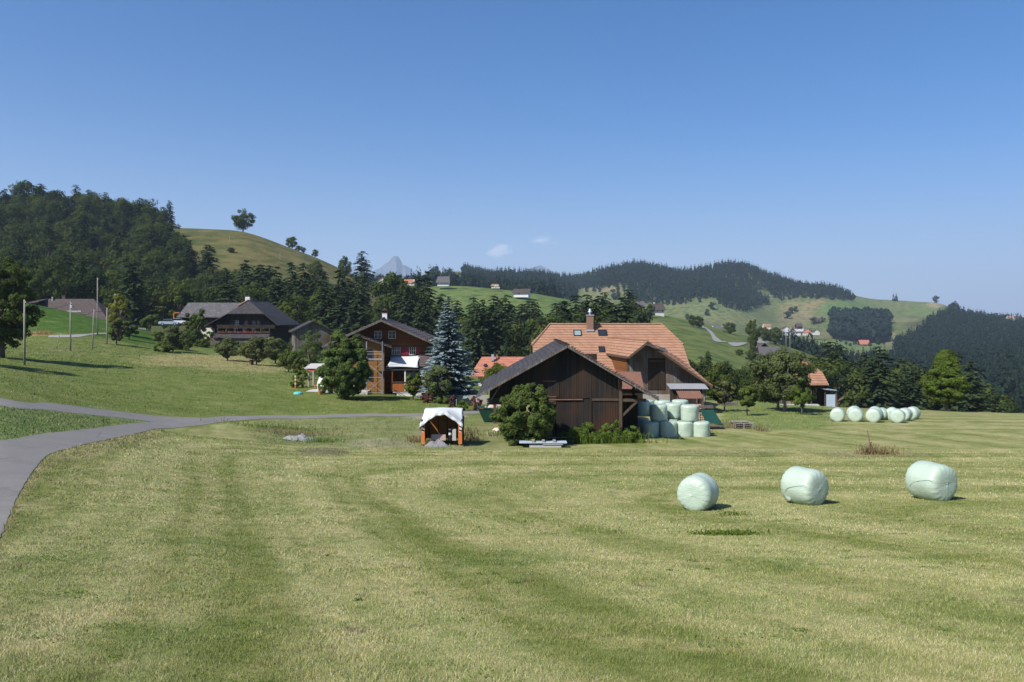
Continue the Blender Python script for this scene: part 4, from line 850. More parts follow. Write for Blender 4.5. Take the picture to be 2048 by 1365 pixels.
# walls
m = MB(); zt = lambda y: pz(y)-.2-oz
m.prism([(-2, 0), (-2, zt(88.0)), (yh-oy, zt(yh)), (192-yh-oy, zt(yh)), (14.5, zt(104.5)), (14.5, 0)], 3.2-ox, 19.1-ox, 'x'); m.build('wall', M_DARKP, fh)
MB().box(3.1-ox, 19.2-ox, -2.1, 14.6, -.5, 1.2).build('stone_base', M_STONE, fh)
def on_roof(px, py):
    d = (-.54-96*SL)/((HY-py)/F-SL); return Vector(((px-1024)*d/F, d, (HY-py)*d/F))
for px, py, w_, h in ((1155, 667, .85, 1.0), (1205, 666.5, .95, 1.05), (1203.5, 699.5, .62, .9)):
    p = on_roof(px, py); n_ = Vector((0, -SL, 1)).normalized(); u = Vector((0, 1, SL)).normalized(); ex = Vector((1, 0, 0)); o_ = Vector(Q(*p))+n_*.05
    f = MB()
    for s in (-1, 1):
        f.beam(o_+ex*s*w_/2-u*h/2, o_+ex*s*w_/2+u*h/2, .09, .12); f.beam(o_-ex*(w_/2+.045)+u*s*(h/2+.045), o_+ex*(w_/2+.045)+u*s*(h/2+.045), .09, .12)
    fo = f.build('roof_window', M_BLACK, fh); MB().slab([o_-ex*w_/2-u*h/2, o_+ex*w_/2-u*h/2, o_+ex*w_/2+u*h/2, o_-ex*w_/2+u*h/2], .03).build('pane', m_plain('painted_sky_reflection', (.20, .26, .27), .3, .2) if px == 1155 else M_GLASS, fo)  # first pane's pale colour paints the sky reflected in its glass
cp = on_roof(1180, 661); cp = Vector(Q(*cp)); m = MB().box(cp.x-.38, cp.x+.38, cp.y-.3, cp.y+.5, cp.z-.6, cp.z+1.75)
ch = m.build('chimney', m_plain('brown_chimney', (.20, .12, .085), .8, .12, 4), fh); MB().box(cp.x-.46, cp.x+.46, cp.y-.38, cp.y+.58, cp.z+1.75, cp.z+1.85).build('cap', M_METAL, ch)
MB().lathe([(.12, 0), (.12, .25), (.25, .3), (.27, .38), (.13, .45), (.16, .6), (.02, .75)], 12, (cp.x, cp.y+.1, cp.z+1.85)).build('cowl', M_METAL, ch, smooth=True)
MB().box(cp.x-.46, cp.x+.46, cp.y-.4, cp.y-.3, cp.z-.12, cp.z+.08).build('flashing', M_METAL, ch)
# plank wing with its own gable
PF, PB = (13.87, 81.4, -2.15), (11.25, 93.4, -2.15); LF, LB_ = (11.9, 81.4, -3.73), (10.75, 90.95, -3.80); RF, RB = (20.5, 81.4, -6.75), (19.3, 88.5, -6.35)
wr = MB().slab([Q(*LF), Q(*PF), Q(*PB), Q(*LB_)], .16).slab([Q(PF[0]+.01, *PF[1:]), Q(*RF), Q(*RB), Q(19.1, 91.5, -4.1), Q(PB[0]+.01, *PB[1:])], .16).build('wing_roof', M_ORANGE, fh)
m = MB(); m.tube([Q(PF[0], PF[1]-.03, PF[2]+.03), Q(PB[0], PB[1], PB[2]+.03)], .1, 6); m.tube([Q(PF[0], PF[1]-.06, PF[2]), Q(RF[0], RF[1]-.06, RF[2])], .08, 6); m.build('ridge_tiles', M_ORANGE, wr)
m = MB(); m.beam(Q(PF[0], 81.36, PF[2]-.17), Q(RF[0], 81.36, RF[2]-.17), .04, .2); m.beam(Q(LF[0], 81.36, LF[2]-.17), Q(PF[0], 81.36, PF[2]-.17), .04, .2); m.beam(Q(LF[0]-.02, 81.4, LF[2]-.15), Q(LB_[0]-.02, LB_[1], LB_[2]-.15), .06, .2); m.build('verge_board', M_BEAM, wr)
m = MB(); m.slab([Q(13.6, 81.2, -2.45), Q(15.9, 81.2, -3.25), Q(15.9, 82.6, -2.95), Q(13.6, 82.6, -2.2)], .1).build('porch_slat', M_GREYR, wr)
def wz(x): return -2.15-.2-(x-13.87)*.694 if x > 13.87 else -2.15-.2-(13.87-x)*.8
yw = 83.2
wl = [(12.2-ox, 0), (20.0-ox, 0), (20.0-ox, wz(20.0)-oz), (13.87-ox, wz(13.87)-oz), (12.2-ox, wz(12.2)-oz)]
MB().prism(wl, yw-oy, yw+.2-oy).build('plank_wall', M_GREYP, fh)
MB().add([Q(12.0, yw+.2, -10), Q(11.2, 90, -10), Q(11.2, 90, -3.9), Q(12.0, yw+.2, -3.9), Q(12.15, yw+.2, -10), Q(11.35, 90, -10), Q(11.35, 90, -3.9), Q(12.15, yw+.2, -3.9)], [(0,1,2,3),(4,7,6,5),(0,4,5,1),(3,2,6,7),(0,3,7,4),(1,5,6,2)]).build('side_wall', M_HONEY, fh)
dd = MB().box(14.2-ox, 16.0-ox, yw-.06-oy, yw-oy, 2.9, 6.2).build('barn_door', M_DARKP, fh); MB().beam((14.3-ox, yw-.09-oy, 5.9), (15.9-ox, yw-.09-oy, 5.9), .04, .07).build('hinge', M_RUST, dd)
dd = MB().box(16.2-ox, 17.2-ox, yw-.05-oy, yw-oy, 3.2, 4.8).build('barn_door', M_GREYP, fh); MB().beam((16.2-ox, yw-.08-oy, 4.7), (17.2-ox, yw-.08-oy, 4.6), .04, .07).build('hinge', M_RUST, dd)
MB().box(12.2-ox, 20.1-ox, yw-.15-oy, yw+.3-oy, -.8, 2.4).build('stone_base', M_STONE, fh)
MB().box(20.0-ox, 20.2-ox, yw-oy, 87-oy, 0, 3.3).build('side_wall', M_GREYP, fh)

# lean-to sheds beside it
p = at(1378, 812, 76); sh = thing('metal_roofed_shed', 'low plank shed with pale sheet metal roof below the wing', 'shed', (X(1378, 80), 80, g(X(1378, 80), 80)))
zb = sh.location.z; z1 = (HY-771)*80/F-zb; z0 = (HY-778)*80/F-zb
MB().box(-1.6, 1.35, .1, 1.6, -.4, z0-.05).build('wall', M_DARKP, sh); corr(MB(), -1.95, 1.95, -.35, z0, 1.7, z1+.05).build('roof', M_METAL, sh)
MB().box(1.35, 1.5, 0, .15, -.3, z0).build('post', M_GREYP, sh); MB().box(.75, .85, 0, .1, -.3, z0-.3).build('door_frame', M_GREYP, sh)
a = W(1357, 786, 74); b_ = W(1403, 796, 74)
ws = thing('rusty_wood_shelter', 'small rusty corrugated roof over stacked firewood', 'shelter', (X(1380, 74), 74, g(X(1380, 74), 74)))
zz = ws.location.z; corr(MB(), -1.1, 1.1, -.7, (HY-796)*74/F-zz, .9, (HY-786)*74/F-zz+.1).build('roof', M_RUST, ws)
for x in (-1, 1):
    for y in (-.6, .8): MB().box(x-.05, x+.05, y-.05, y+.05, -.3, (HY-794)*74/F-zz).build('post', M_BEAM, ws)
MB().box(-.9, .95, -.4, .7, -.2, 1.4).build('firewood', M_LOG, ws)
rr = thing('rust_roofed_lean_to', 'dark lean-to with red brown corrugated roof behind the old barn', 'shed', (X(1262, 77), 77, g(X(1262, 77), 77))); zz = rr.location.z
corr(MB(), -1.4, 1.1, -1.2, (HY-778)*76/F-zz, 1.0, (HY-744)*78/F-zz, .14).build('roof', M_RUST, rr); MB().box(-1.3, 1.0, -.9, .9, -.3, (HY-778)*76/F-zz).build('wall', M_DARKP, rr)

# ---------------------------------------------------------------- chalet
cx_, cyy = X(764, 100), 100.0; cz = -9.2
ct = thing('chalet', 'brown timber chalet with white chimney, red shutters and dark tiled gable roof', 'house', (cx_, cyy, cz), R(7))
PZ, EZ, HWd = 9.2, 6.0, 7.15
def cr_(x): return PZ-(PZ-EZ)*abs(x)/HWd
m = MB(); m.slab([(0, -2.2, PZ), (0, 12.5, PZ+.35), (-HWd, 12.5, EZ+.35), (-HWd, -2.2, EZ)], .2); m.slab([(.01, -2.2, PZ), (HWd, -2.2, EZ), (HWd, 12.5, EZ+.75), (.01, 12.5, PZ+.35)], .2)
rf = m.build('roof', M_ROOF2, ct); m = MB(); m.tube([(0, -2.25, PZ+.05), (0, 12.5, PZ+.4)], .13, 6)
m.build('ridge_tiles', M_ROOF2, rf); m = MB()
for s in (-1, 1): m.beam((0, -2.23, PZ-.1), (s*HWd, -2.23, EZ-.1), .04, .24)
m.build('verge_board', M_GREYP, rf)
m = MB()
for k in range(26):
    x = .2+k*.27; m.tube([(x, -2.2, cr_(x)+.03), (x, 12.5, cr_(x)+.38+.4*x/HWd)], .07, 4)
m.build('tile_rolls', M_ROOF2, rf)
m = MB(); u = lambda x: cr_(x)-.22
m.prism([(-6.2, -.2), (5.6, -.2), (5.6, u(5.6)), (0, u(0)), (-6.2, u(-6.2))], 0, 11.5); m.build('timber_wall', M_HONEY, ct)
MB().box(-6.2, 6.0, -.1, 0, 5.75, 5.9).build('floor_beam', M_BEAM, ct)
for x in (-1.9, 1.9, 5.0): MB().beam((x, -2.0, u(x)-.15), (x, 0, u(x)-.15), .2, .24).build('purlin', M_BEAM, ct)
window(ct, -.5, 0, 7.3, .78, .86, 2, 2); window(ct, 1.25, 0, 7.3, .78, .86, 2, 2)
window(ct, 1.75, 0, 5.3, .95, .98, 4, 2); window(ct, 3.8, 0, 5.3, .72, .98, 3, 2)
for x, w_ in ((2.62, .52), (3.12, .42), (4.55, .48)):
    s_ = MB().box(x-w_/2, x+w_/2, -.07, -.02, 4.78, 5.82)
    for k in range(9): s_.box(x-w_/2+.05, x+w_/2-.05, -.09, -.071, 4.84+k*.105, 4.89+k*.105)
    s_.build('shutter', M_RED, ct)
ch = MB().box(-.25, .4, 6.6, 7.2, 8.6, 10.15).build('chimney', M_WHITE, ct); m = MB()
for x in (-.2, .28): m.box(x, x+.1, 6.65, 6.75, 10.15, 10.45).box(x, x+.1, 7.05, 7.15, 10.15, 10.45)
m.box(-.32, .47, 6.55, 7.25, 10.1, 10.16); m.prism([(-.4, 10.45), (.55, 10.45), (.08, 10.8)], 6.5, 7.3); m.build('chimney_cap', M_BEAM, ch)
# projecting bay
m = MB(); bzl = lambda x: 7.35-abs(x+2.6)*.36
m.slab([(-2.6, -3.2, bzl(-2.6)), (1.3, -3.2, bzl(1.3)), (1.3, -.02, bzl(1.3)), (-2.6, -.02, bzl(-2.6))], .22); m.slab([(-2.61, -3.2, bzl(-2.6)), (-2.61, -.02, bzl(-2.6)), (-6.3, -.02, bzl(-6.3)), (-6.3, -3.2, bzl(-6.3))], .22)
br = m.build('bay_roof', M_ROOF2, ct); m = MB()
for k in range(14):
    x = -2.5+k*.28; m.tube([(x, -3.25, bzl(x)+.03), (x, -.05, bzl(x)+.03)], .08, 4)
m.build('tile_rolls', M_ROOF2, br)
m = MB(); m.prism([(-5.6, -.2), (.35, -.2), (.35, bzl(.35)-.24), (-2.6, bzl(-2.6)-.24), (-5.6, bzl(-5.6)-.24)], -2.4, -.02); m.build('bay_wall', M_YWOOD, ct)
for z in (5.0, 2.4): window(ct, -1.35, -2.4, z, .6, 1.3, 1, 1, .05, M_BEAM)
window(ct, -3.6, -2.4, 4.6, 1.2, 1.2, 2, 1, .05, M_BEAM)
# glazed terrace and conservatory
m = MB(); m.slab([(.5, -3.4, 3.15), (6.9, -3.4, 3.15), (6.9, -.02, 3.45), (.5, -.02, 3.45)], .12); m.build('terrace_roof', m_plain('dark_glazed_roof', (.035, .045, .045), .35, .2), ct)
m = MB(); m.slab([(4.4, -2.2, 3.5), (7.0, -2.2, 3.5), (6.6, -.02, 5.0), (4.6, -.02, 5.0)], .14).build('tiled_lean_roof', M_ROOF2, ct)
for x, mt in ((1.35, M_OWOOD), (2.9, M_WFRAME), (4.95, m_plain('red_brown_post', (.20, .07, .06), .7)), (6.6, M_BEAM)): MB().box(x-.07, x+.07, -3.3, -3.16, .5, 3.05).build('post', mt, ct)
MB().box(3.0, 4.85, -3.26, -3.22, 1.6, 3.0).build('pane', M_GLASS, ct); MB().box(1.4, 6.6, -3.3, -3.2, .5, 1.55).build('balustrade', M_RAIL, ct); MB().box(1.3, 6.65, -3.38, -3.12, 1.55, 1.65).build('handrail', M_BEAM, ct)
MB().box(1.4, 6.8, -3.25, -.02, .3, .5).build('terrace_floor', M_CONC, ct); MB().box(1.9, 4.9, -3.2, -.1, -1.6, .3).build('basement_wall', M_WHITE, ct); MB().box(4.9, 6.8, -3.0, -.1, -1.6, .3).build('basement_wall', M_DARK, ct)  # right basement block is coloured near-black to stand for a dark interior
MB().beam((1.4, -3.45, .9), (3.3, -4.1, -.3), .06).build('stair_rail', M_BEAM, ct)
# white sun sail
def tarp(name, label, cat, pts, mat, n=10, sag=.35, th=.012, parent=None, inst=0.12):
    P = [Vector(p) for p in pts]; v = []
    for j in range(n+1):
        for i in range(n+1):
            a, b = i/n, j/n; a2 = a; q = P[0].lerp(P[1], a).lerp(P[3].lerp(P[2], a), b)
            c_ = (P[0]+P[1]+P[2]+P[3])/4; e = inst*(sin(pi*a)*(1 if b in (0, 1) else 0)+sin(pi*b)*(1 if a in (0, 1) else 0)); q = q.lerp(c_, e)
            q.z -= sag*sin(pi*a)*sin(pi*b); v.append(q)
    k = n+1; f = [(j*k+i, j*k+i+1, (j+1)*k+i+1, (j+1)*k+i) for j in range(n) for i in range(n)]
    m = MB(); m.add(v, f); o = m.build(name, mat, parent, smooth=True); s = o.modifiers.new('solid', 'SOLIDIFY'); s.thickness = th
    return tag(o, label, cat) if label else o
Mx = Matrix.Translation((cx_, cyy, cz)) @ Matrix.Rotation(R(7), 4, 'Z')
tarp('sun_sail', 'white sun sail stretched over the chalet terrace', 'awning', [Mx @ Vector(p) for p in ((1.0, -.3, 4.65), (4.9, -.3, 4.7), (4.5, -3.4, 3.35), (.6, -3.4, 3.45))], M_CANVAS, sag=.3)
# scaffold tower
sc = thing('scaffold_tower', 'narrow aluminium scaffold tower in front of the chalet bay', 'scaffold', tuple(Mx @ Vector((-.75, -3.7, 0))), R(7)); sc.location.z = g(sc.location.x, sc.location.y)
hsc = 6.4; m = MB()
for x in (-.95, .95):
    for y in (-.4, .4): MB().tube([(x, y, 0), (x, y, hsc)], .035, 6).build('upright', M_METAL, sc)
for z0 in (.3, 2.3): MB().beam((-.95, -.4, z0), (.95, -.4, z0+1.6), .045).build('brace', M_METAL, sc); MB().beam((.95, -.4, z0), (-.95, -.4, z0+1.6), .045).build('brace', M_METAL, sc)
for z in (.25, 2.1, 4.2, 4.9, 5.2): MB().beam((-.95, -.42, z), (.95, -.42, z), .05).build('rail', M_METAL, sc)
MB().box(-.9, .9, -.38, .38, 4.25, 4.32).build('platform', M_METAL, sc)
# chalet garden -------------------------------------------------
def Pg(px, py, d=None, dmin=84):
    q = at(px, py, dmin); return q
q = Pg(652, 777); pg = thing('pergola', 'grey garden pergola with red awning beside the chalet', 'pergola', tuple(q))
dx = lambda p: (p-652)*q.y/F; dz = lambda y_: (777-y_)*q.y/F
for px, y in ((617, 0), (668, 0), (617, 2.5), (668, 2.5)): MB().box(dx(px)-.12, dx(px)+.12, y-.12, y+.12, -.4, dz(738)).build('post', M_STONE, pg)
MB().slab([(dx(610), -.5, dz(736)), (dx(690), -.5, dz(736)), (dx(690), 3, dz(730)), (dx(610), 3, dz(730))], .12).build('roof', M_CONC, pg); tarp('awning', None, None, [(dx(618), -.6, dz(742)), (dx(655), -.6, dz(742)), (dx(655), 1, dz(734)), (dx(618), 1, dz(734))], m_plain('red_awning', (.45, .09, .06), .7, .15), sag=.05, parent=pg)
q2 = Pg(642, 781); MB().lathe([(.55, 0), (.55, .5), (.62, .55), (.55, .9), (.38, 1.35), (.18, 1.7), (.17, 2.2), (.25, 2.22), (.25, 2.35), (.1, 2.4)], 4, (0, 0, 0)).build('garden_fireplace', M_WHITE)
f = bpy.data.objects['garden_fireplace']; f.location = q2; f.rotation_euler = (0, 0, .8); tag(f, 'white conical garden fireplace on the terrace', 'fireplace'); MB().box(-.15, .15, -.49, -.47, 1.98, 2.1).build('smoke_hole', M_BLACK, f)
for i, (px, py, lb) in enumerate([(632,778,'terracotta pot with red flowers left of the white fireplace'),(640,790,'terracotta pot at the grass edge below the fireplace'),(749,785,'terracotta pot with a tall plant beside the scaffold'),(771,784,'pale terracotta pot right of the scaffold')]):
    q = Pg(px, py); o = thing('flower_pot', lb, 'flower pot', tuple(q)); MB().lathe([(.15, 0), (.24, .36), (.27, .36), (.27, .42)], 12).build('pot', M_TERRA, o, smooth=False)
    r_ = np.random.default_rng(i); c_ = r_.normal(size=(70, 3))*[.16, .16, .2]+[0, 0, .75]; link('plant', mesh_np('plant', quads(c_, .13, r_), np.arange(280).reshape(70, 4), r_.random(70)), L_VINE, o)
    c_ = r_.normal(size=(12, 3))*[.15, .15, .12]+[0, -.05, .85]; link('blossoms', mesh_np('blossoms', quads(c_, .11, r_), np.arange(48).reshape(12, 4), r_.random(12)), m_plain('red_petal', (.6, .03, .03), .6, .2), o)
q = Pg(600, 788); MB().box(-1.5, 7.5, 0, 3.2, -.4, .08).build('patio', M_CONC); f = bpy.data.objects['patio']; f.location = (X(612, 96), 95.5, g(X(640, 96), 95.5)); tag(f, 'pale paved garden terrace', 'terrace', kind='structure')
q = Pg(596, 789); MB().lathe([(.55, 0), (.5, .18), (.3, .26), (.05, .28)], 14).build('turtle_sandbox', m_plain('turquoise_plastic', (.10, .45, .42), .4, .1)); f = bpy.data.objects['turtle_sandbox']; f.location = q; f.name = 'sandbox_lid'; tag(f, 'small turquoise plastic lid lying on the grass', 'lid')
q = Pg(706, 791); ld = thing('step_ladder', 'aluminium step ladder under the dense green tree', 'ladder', tuple(q))
for s, x0 in ((-1, -.5), (1, .5)):
    MB().beam((x0-.2, -.2, 0), (x0*.4-.2, .2, 2.1), .05).build('rail', M_METAL, ld)
for k in range(5): MB().beam((-.5+k*.05, -.2+k*.08, .35+k*.36), (.2-k*.05, -.2+k*.08, .35+k*.36), .04).build('rung', M_METAL, ld)
q = Pg(591, 778); lp = thing('painted_garden_post', 'short red and white painted garden post', 'post', tuple(q)); MB().tube([(0, 0, -.2), (0, 0, 1.6)], .09, 8).build('shaft', M_OWOOD, lp)
for z in (.5, 1.0, 1.4): MB().tube([(0, 0, z), (0, 0, z+.18)], .095, 8).build('white_band', M_WHITE, lp)
q = Pg(913, 822, dmin=64); MB().tube([(0, 0, -.2), (0, 0, 1.15)], .05, 6).build('garden_stake', M_POLE); f = bpy.data.objects['garden_stake']; f.location = q; tag(f, 'grey wooden stake between the reddish shrubs', 'stake')

# ---------------------------------------------------------------- dark farmhouse on the left
S9 = 190/F; dx_, dz_ = X(488, 190), (HY-692)*S9
df_ = thing('dark_farmhouse', 'old dark timber farmhouse with half hipped roof and red flower boxes', 'farmhouse', (dx_, 190, dz_))
def q9(px, py, y=0.0): k = (190+y)/F; return ((px-1024)*k-dx_, y, (HY-py)*k-dz_)
PKz = (692-599)*S9; yk = 3.2
A = q9(455, 627, -1.2); B = q9(527, 627, -1.2); EL = q9(407, 653, -1.2); ER = q9(556, 650.5, -1.2); K = (0.1, yk, PKz-.2); LEN = 19
m = MB()
m.slab([K, A, B], .2)
m.slab([(K[0]-.01, K[1], K[2]), (0.1, LEN, PKz-.2), (EL[0], LEN, EL[2]), EL, (A[0]-.01, A[1], A[2])], .2); m.slab([(K[0]+.01, K[1], K[2]), (B[0]+.01, B[1], B[2]), ER, (ER[0], LEN, ER[2]), (.11, LEN, PKz-.2)], .2)
rf = m.build('roof', M_SLATE, df_)
MB().tube([(K[0]-.1, K[1], K[2]+.1), ((K[0]+A[0])/2-.15, (K[1]+A[1])/2, (K[2]+A[2])/2+.12)], .22, 5).build('hip_tiles', M_ORANGE, rf)
MB().tube([K, (0.1, LEN, PKz-.18)], .12, 5).build('ridge_tiles', M_GREYR, rf)
m = MB(); fr = lambda p: (p[0]*.93, p[2]-.35)
m.prism([(-7.2, -1), (6.0, -1), (6.0, fr(ER)[1]+1.1), (fr(B)[0]*.9, fr(B)[1]), (fr(A)[0]*.9, fr(A)[1]), (-7.2, fr(EL)[1]+1.1)], .6, 17); m.build('timber_wall', M_DARKP, df_)
bl = q9(440, 656)[0]; br_ = q9(556, 656)[0]; zz = lambda py: (692-py)*S9
MB().box(-6.2, 7.6, -.7, -.6, zz(657), zz(650)).build('upper_balcony', M_BARN, df_); MB().box(-6.2, 7.6, -.6, .6, zz(658), zz(657.2)).build('balcony_floor', M_BEAM, df_)
MB().box(-6.4, 6.6, -.9, -.8, zz(668.5), zz(665.5)).build('lower_balcony', M_BARN, df_); MB().box(-6.4, 6.6, -.8, .6, zz(669.3), zz(668.7)).build('balcony_floor', M_BEAM, df_)
for k in range(7): MB().box(-6.1+k*2.05, -5.95+k*2.05, -.68, -.58, zz(669), zz(657)).build('post', M_BEAM, df_)
r_ = np.random.default_rng(4); n = 420; xx = r_.uniform(-5.6, 6.3, n); c_ = np.stack([xx, -1.02+r_.normal(size=n)*.08, zz(664.6)+r_.normal(size=n)*.14], 1)
fb_ = MB().box(-5.7, 6.4, -1.15, -.9, zz(666.2), zz(665.2)).build('flower_box', M_BEAM, df_); link('leaves', mesh_np('leaves', quads(c_, .22, r_), np.arange(4*n).reshape(n, 4), r_.random(n)), L_SHRUB, fb_)
for nm, cc, lo_, hi_ in (('orange', (.55, .10, .03), -5.7, -3), ('pink', (.75, .05, .35), -3.2, .8), ('scarlet', (.70, .02, .03), -.5, 3.2), ('coral', (.6, .12, .05), 3.0, 6.4)):
    n = 90; c_ = np.stack([r_.uniform(lo_, hi_, n), -1.1+r_.normal(size=n)*.05, zz(664.2)+r_.normal(size=n)*.10], 1); link(nm+'_blossoms', mesh_np('blossoms', quads(c_, .17, r_), np.arange(4*n).reshape(n, 4), r_.random(n)), m_plain(nm+'_petals', cc, .6, .2), fb_)
for x in (-3.0, -1.9, .3, 2.2, 3.3): window(df_, x, .6, zz(653.5)+.9, .75, .9, 2, 2, .07, M_BEAM if x != -1.9 else M_CREAM)
for x in (-4.2, -2.2, 0, 2.2, 4.2): window(df_, x, .6, zz(661.5), .8, 1.0, 2, 2, .06, M_CREAM)
m = MB(); m.slab([q9(426, 676.3, -3.0), q9(537, 676.3, -3.0), q9(540, 667.8, -.9), q9(424, 667.8, -.9)], .12).build('lean_roof', M_SLATE, df_)
MB().box(q9(428, 690)[0], q9(535, 690)[0], -2.6, -.9, -1.4, zz(677)).build('plank_shed_wall', M_GREYP, df_)
cp = (-1.1, yk+2.5); ch = MB().box(cp[0]-.55, cp[0]+.55, cp[1], cp[1]+.9, PKz-1.2, PKz+.75).build('chimney', M_CREAM, df_); MB().box(cp[0]-.75, cp[0]+.75, cp[1]-.15, cp[1]+1.05, PKz+1.0, PKz+1.12).build('chimney_cap', M_BEAM, ch); MB().box(cp[0]-.5, cp[0]+.5, cp[1]+.05, cp[1]+.85, PKz+.75, PKz+1.0).build('chimney_vent', M_BLACK, ch)
m = MB().slab([(-1.5, 7, PKz-.9), (-3.2, 7, PKz-2.4), (-3.2, 9, PKz-2.2), (-1.5, 9, PKz-.6)], .1).build('dormer_roof', M_BROWNR, rf)
# its wing
z_r = (HY-606)*200/F-dz_; z_e = (HY-634)*193/F-dz_; xl = (378-1024)*200/F-dx_
wr = MB().slab([(xl, 3, z_e), (-3, 3, z_e), (-.5, 9.5, z_r), (xl, 9.5, z_r)], .2).slab([(xl, 9.51, z_r), (-.5, 9.51, z_r), (-.5, 16, z_e), (xl, 16, z_e)], .2).build('wing_roof', M_GREYR, df_)
MB().prism([(3.9, -.5), (15, -.5), (15, z_e+.1), (9.5, z_r-.4), (3.9, z_e+.3)], xl+.5, -5.5, 'x').build('wing_wall', M_DARKP, df_); MB().box(q9(393, 660)[0], -7.3, 2.6, 3.88, -.6, 4.2).build('white_wall', M_CREAM, df_); window(df_, -8.6, 2.6, 2.6, .8, 1.2, 1, 1, .08, M_BLACK)
MB().box(xl-1.4, xl-1.2, 4, 4.2, 1, 8).build('orange_post', M_OWOOD, df_); MB().box(xl-1.4, xl, 4, 4.2, 7.8, 8).build('orange_post', M_OWOOD, df_)
p = at(350, 652, 150); 
def car(px, py, lb, cc, d, rz):
    o = thing('parked_car', lb, 'car', (X(px, d), d, (HY-py)*d/F), rz, None); cm = m_plain('car_paint', cc, .3, .05)
    m = MB(); m.prism([(-2.1, .3), (2.1, .3), (2.15, .75), (1.3, .92), (-2.0, .95), (-2.15, .7)], -.85, .85); m.build('body', cm, o, bevel=.05)
    MB().prism([(-1.7, .93), (1.1, .91), (.5, 1.42), (-1.1, 1.45)], -.75, .75).build('windows', M_GLASS, o); MB().box(-1.1, .5, -.72, .72, 1.44, 1.48).build('roof', cm, o)
    for x in (-1.3, 1.35):
        for y in (-.86, .66): w_ = MB().tube([(x, y, .33), (x, y+.2, .33)], .33, 14).build('wheel', M_BLACK, o); MB().tube([(x, y-.01, .33), (x, y+.21, .33)], .18, 10).build('rim', M_METAL, w_)
    return o
gp_ = (HY-651)*185/F
car(338, 651.5, 'light blue grey car parked at the left end of the track', (.35, .42, .50), 184, .25); car(357, 649.5, 'white silver car parked right of the blue grey one', (.62, .64, .68), 190, .15)
MB().box(-4, 4.5, -1.5, 5, -2.8, .0).build('parking_terrace', m_plain('grassy_bank', (.085, .10, .04), .95, .4, 2)); o = bpy.data.objects['parking_terrace']; o.location = (X(348, 187), 185.5, (HY-652)*186/F-.05); tag(o, 'earth terrace carrying the parked cars', kind='structure')
# generic simple houses ------------------------------------------
def gable_house(kind, label, px, py, d, w_, dep, hw_, hr, rz, wm, rm_, front='gable', wins=(2, 1), over=.6, base=None, cat='house', chim=None, fm=None):
    x = X(px, d); z = min((HY-py)*d/F, 1e9); o = thing(kind, label, cat, (x, d, z), rz)
    m = MB(); a = w_/2
    if front == 'gable':
        m.prism([(-a, -2), (a, -2), (a, hw_), (0, hw_+hr), (-a, hw_)], 0, dep); m.build('wall', wm, o); s = hr/a; e = a+over; ze = hw_-s*over
        MB().slab([(0, -over, hw_+hr+.25), (0, dep+over, hw_+hr+.25), (-e, dep+over, ze+.25), (-e, -over, ze+.25)], .2).slab([(.01, -over, hw_+hr+.25), (e, -over, ze+.25), (e, dep+over, ze+.25), (.01, dep+over, hw_+hr+.25)], .2).build('roof', rm_, o)
    else:
        b = dep/2; m.prism([(0, -2), (dep, -2), (dep, hw_), (b, hw_+hr), (0, hw_)], -a, a, 'x'); m.build('wall', wm, o); s = hr/b; ze = hw_-s*over
        hh = min(a*.35, w_*.12) if front == 'hip' else 0
        MB().slab([(-a-over, -over, ze+.25), (a+over, -over, ze+.25), (a+over-hh, b, hw_+hr+.25), (-a-over+hh, b, hw_+hr+.25)], .2).slab([(-a-over+hh, b+.01, hw_+hr+.25), (a+over-hh, b+.01, hw_+hr+.25), (a+over, dep+over, ze+.25), (-a-over, dep+over, ze+.25)], .2).build('roof', rm_, o)
    nx, nz = wins
    for i in range(nx):
        for j in range(nz): window(o, -a+w_*(i+.5+.12*((i*7+j) % 3-1))/nx, 0, hw_*(j+.55)/max(1, nz), w_*.07+.35, w_*.05+.6, 2, 1, .1, fm)
    if chim is not None: c_ = MB().box(chim-.4, chim+.4, dep*.55, dep*.55+.8, hw_, hw_+hr+1.3).build('chimney', M_CREAM, o); MB().box(chim-.55, chim+.55, dep*.55-.15, dep*.55+.95, hw_+hr+1.4, hw_+hr+1.5).build('cap', M_BEAM, c_)
    return o
gable_house('plank_shed', 'weathered grey plank shed with dark roof right of the dark farmhouse', 626, 690, 150, 6.6, 7, 2.6, 1.7, .35, M_GREYP, M_SLATE, wins=(0, 0), cat='shed')
# roof behind the crest
o = thing('crest_house', 'long brown roofed farmhouse half hidden behind the grassy crest', 'farmhouse', (X(115, 228), 228, 0)); k = 228/F
zr = (HY-597)*k; ze = (HY-640)*k; rx0, rx1, rx2 = (72-115)*k, (165-115)*k, (216-115)*k
MB().slab([(rx0-5, 0, ze), (rx2, 0, ze), (rx1, 6, zr), (rx0, 6, zr)], .2).slab([(rx2+.01, 0, ze), (rx2, 12, ze), (rx1+.01, 6, zr)], .2).slab([(rx0, 6.01, zr), (rx1, 6.01, zr), (rx2, 12, ze), (rx0-5, 12, ze)], .2).build('roof', M_BROWNR, o)
MB().box(rx0-3, rx2-1.2, 1.2, 10.8, ze-7, ze+.2).build('wall', M_DARKP, o); c_ = MB().box(-2.1, -1.2, 6, 6.8, zr-1, zr+.8).build('chimney', M_BROWNR, o); MB().box(-2.3, -1.0, 5.9, 6.9, zr+.95, zr+1.05).build('cap', M_BEAM, c_); MB().tube([(-4.6, 5.5, zr-1), (-4.6, 5.5, zr+.55)], .22, 8).build('vent_pipe', M_METAL, o); MB().slab([(rx0-5, 1, zr-1.7), (rx0, 1, zr-.9), (rx0, 6, zr), (rx0-2, 6, zr-.2)], .2).build('side_roof', M_BROWNR, o)
MB().box(3.0, 6.8, -.3, -.2, ze+2.2, ze+2.6).build('skylight_rail', M_METAL, o)
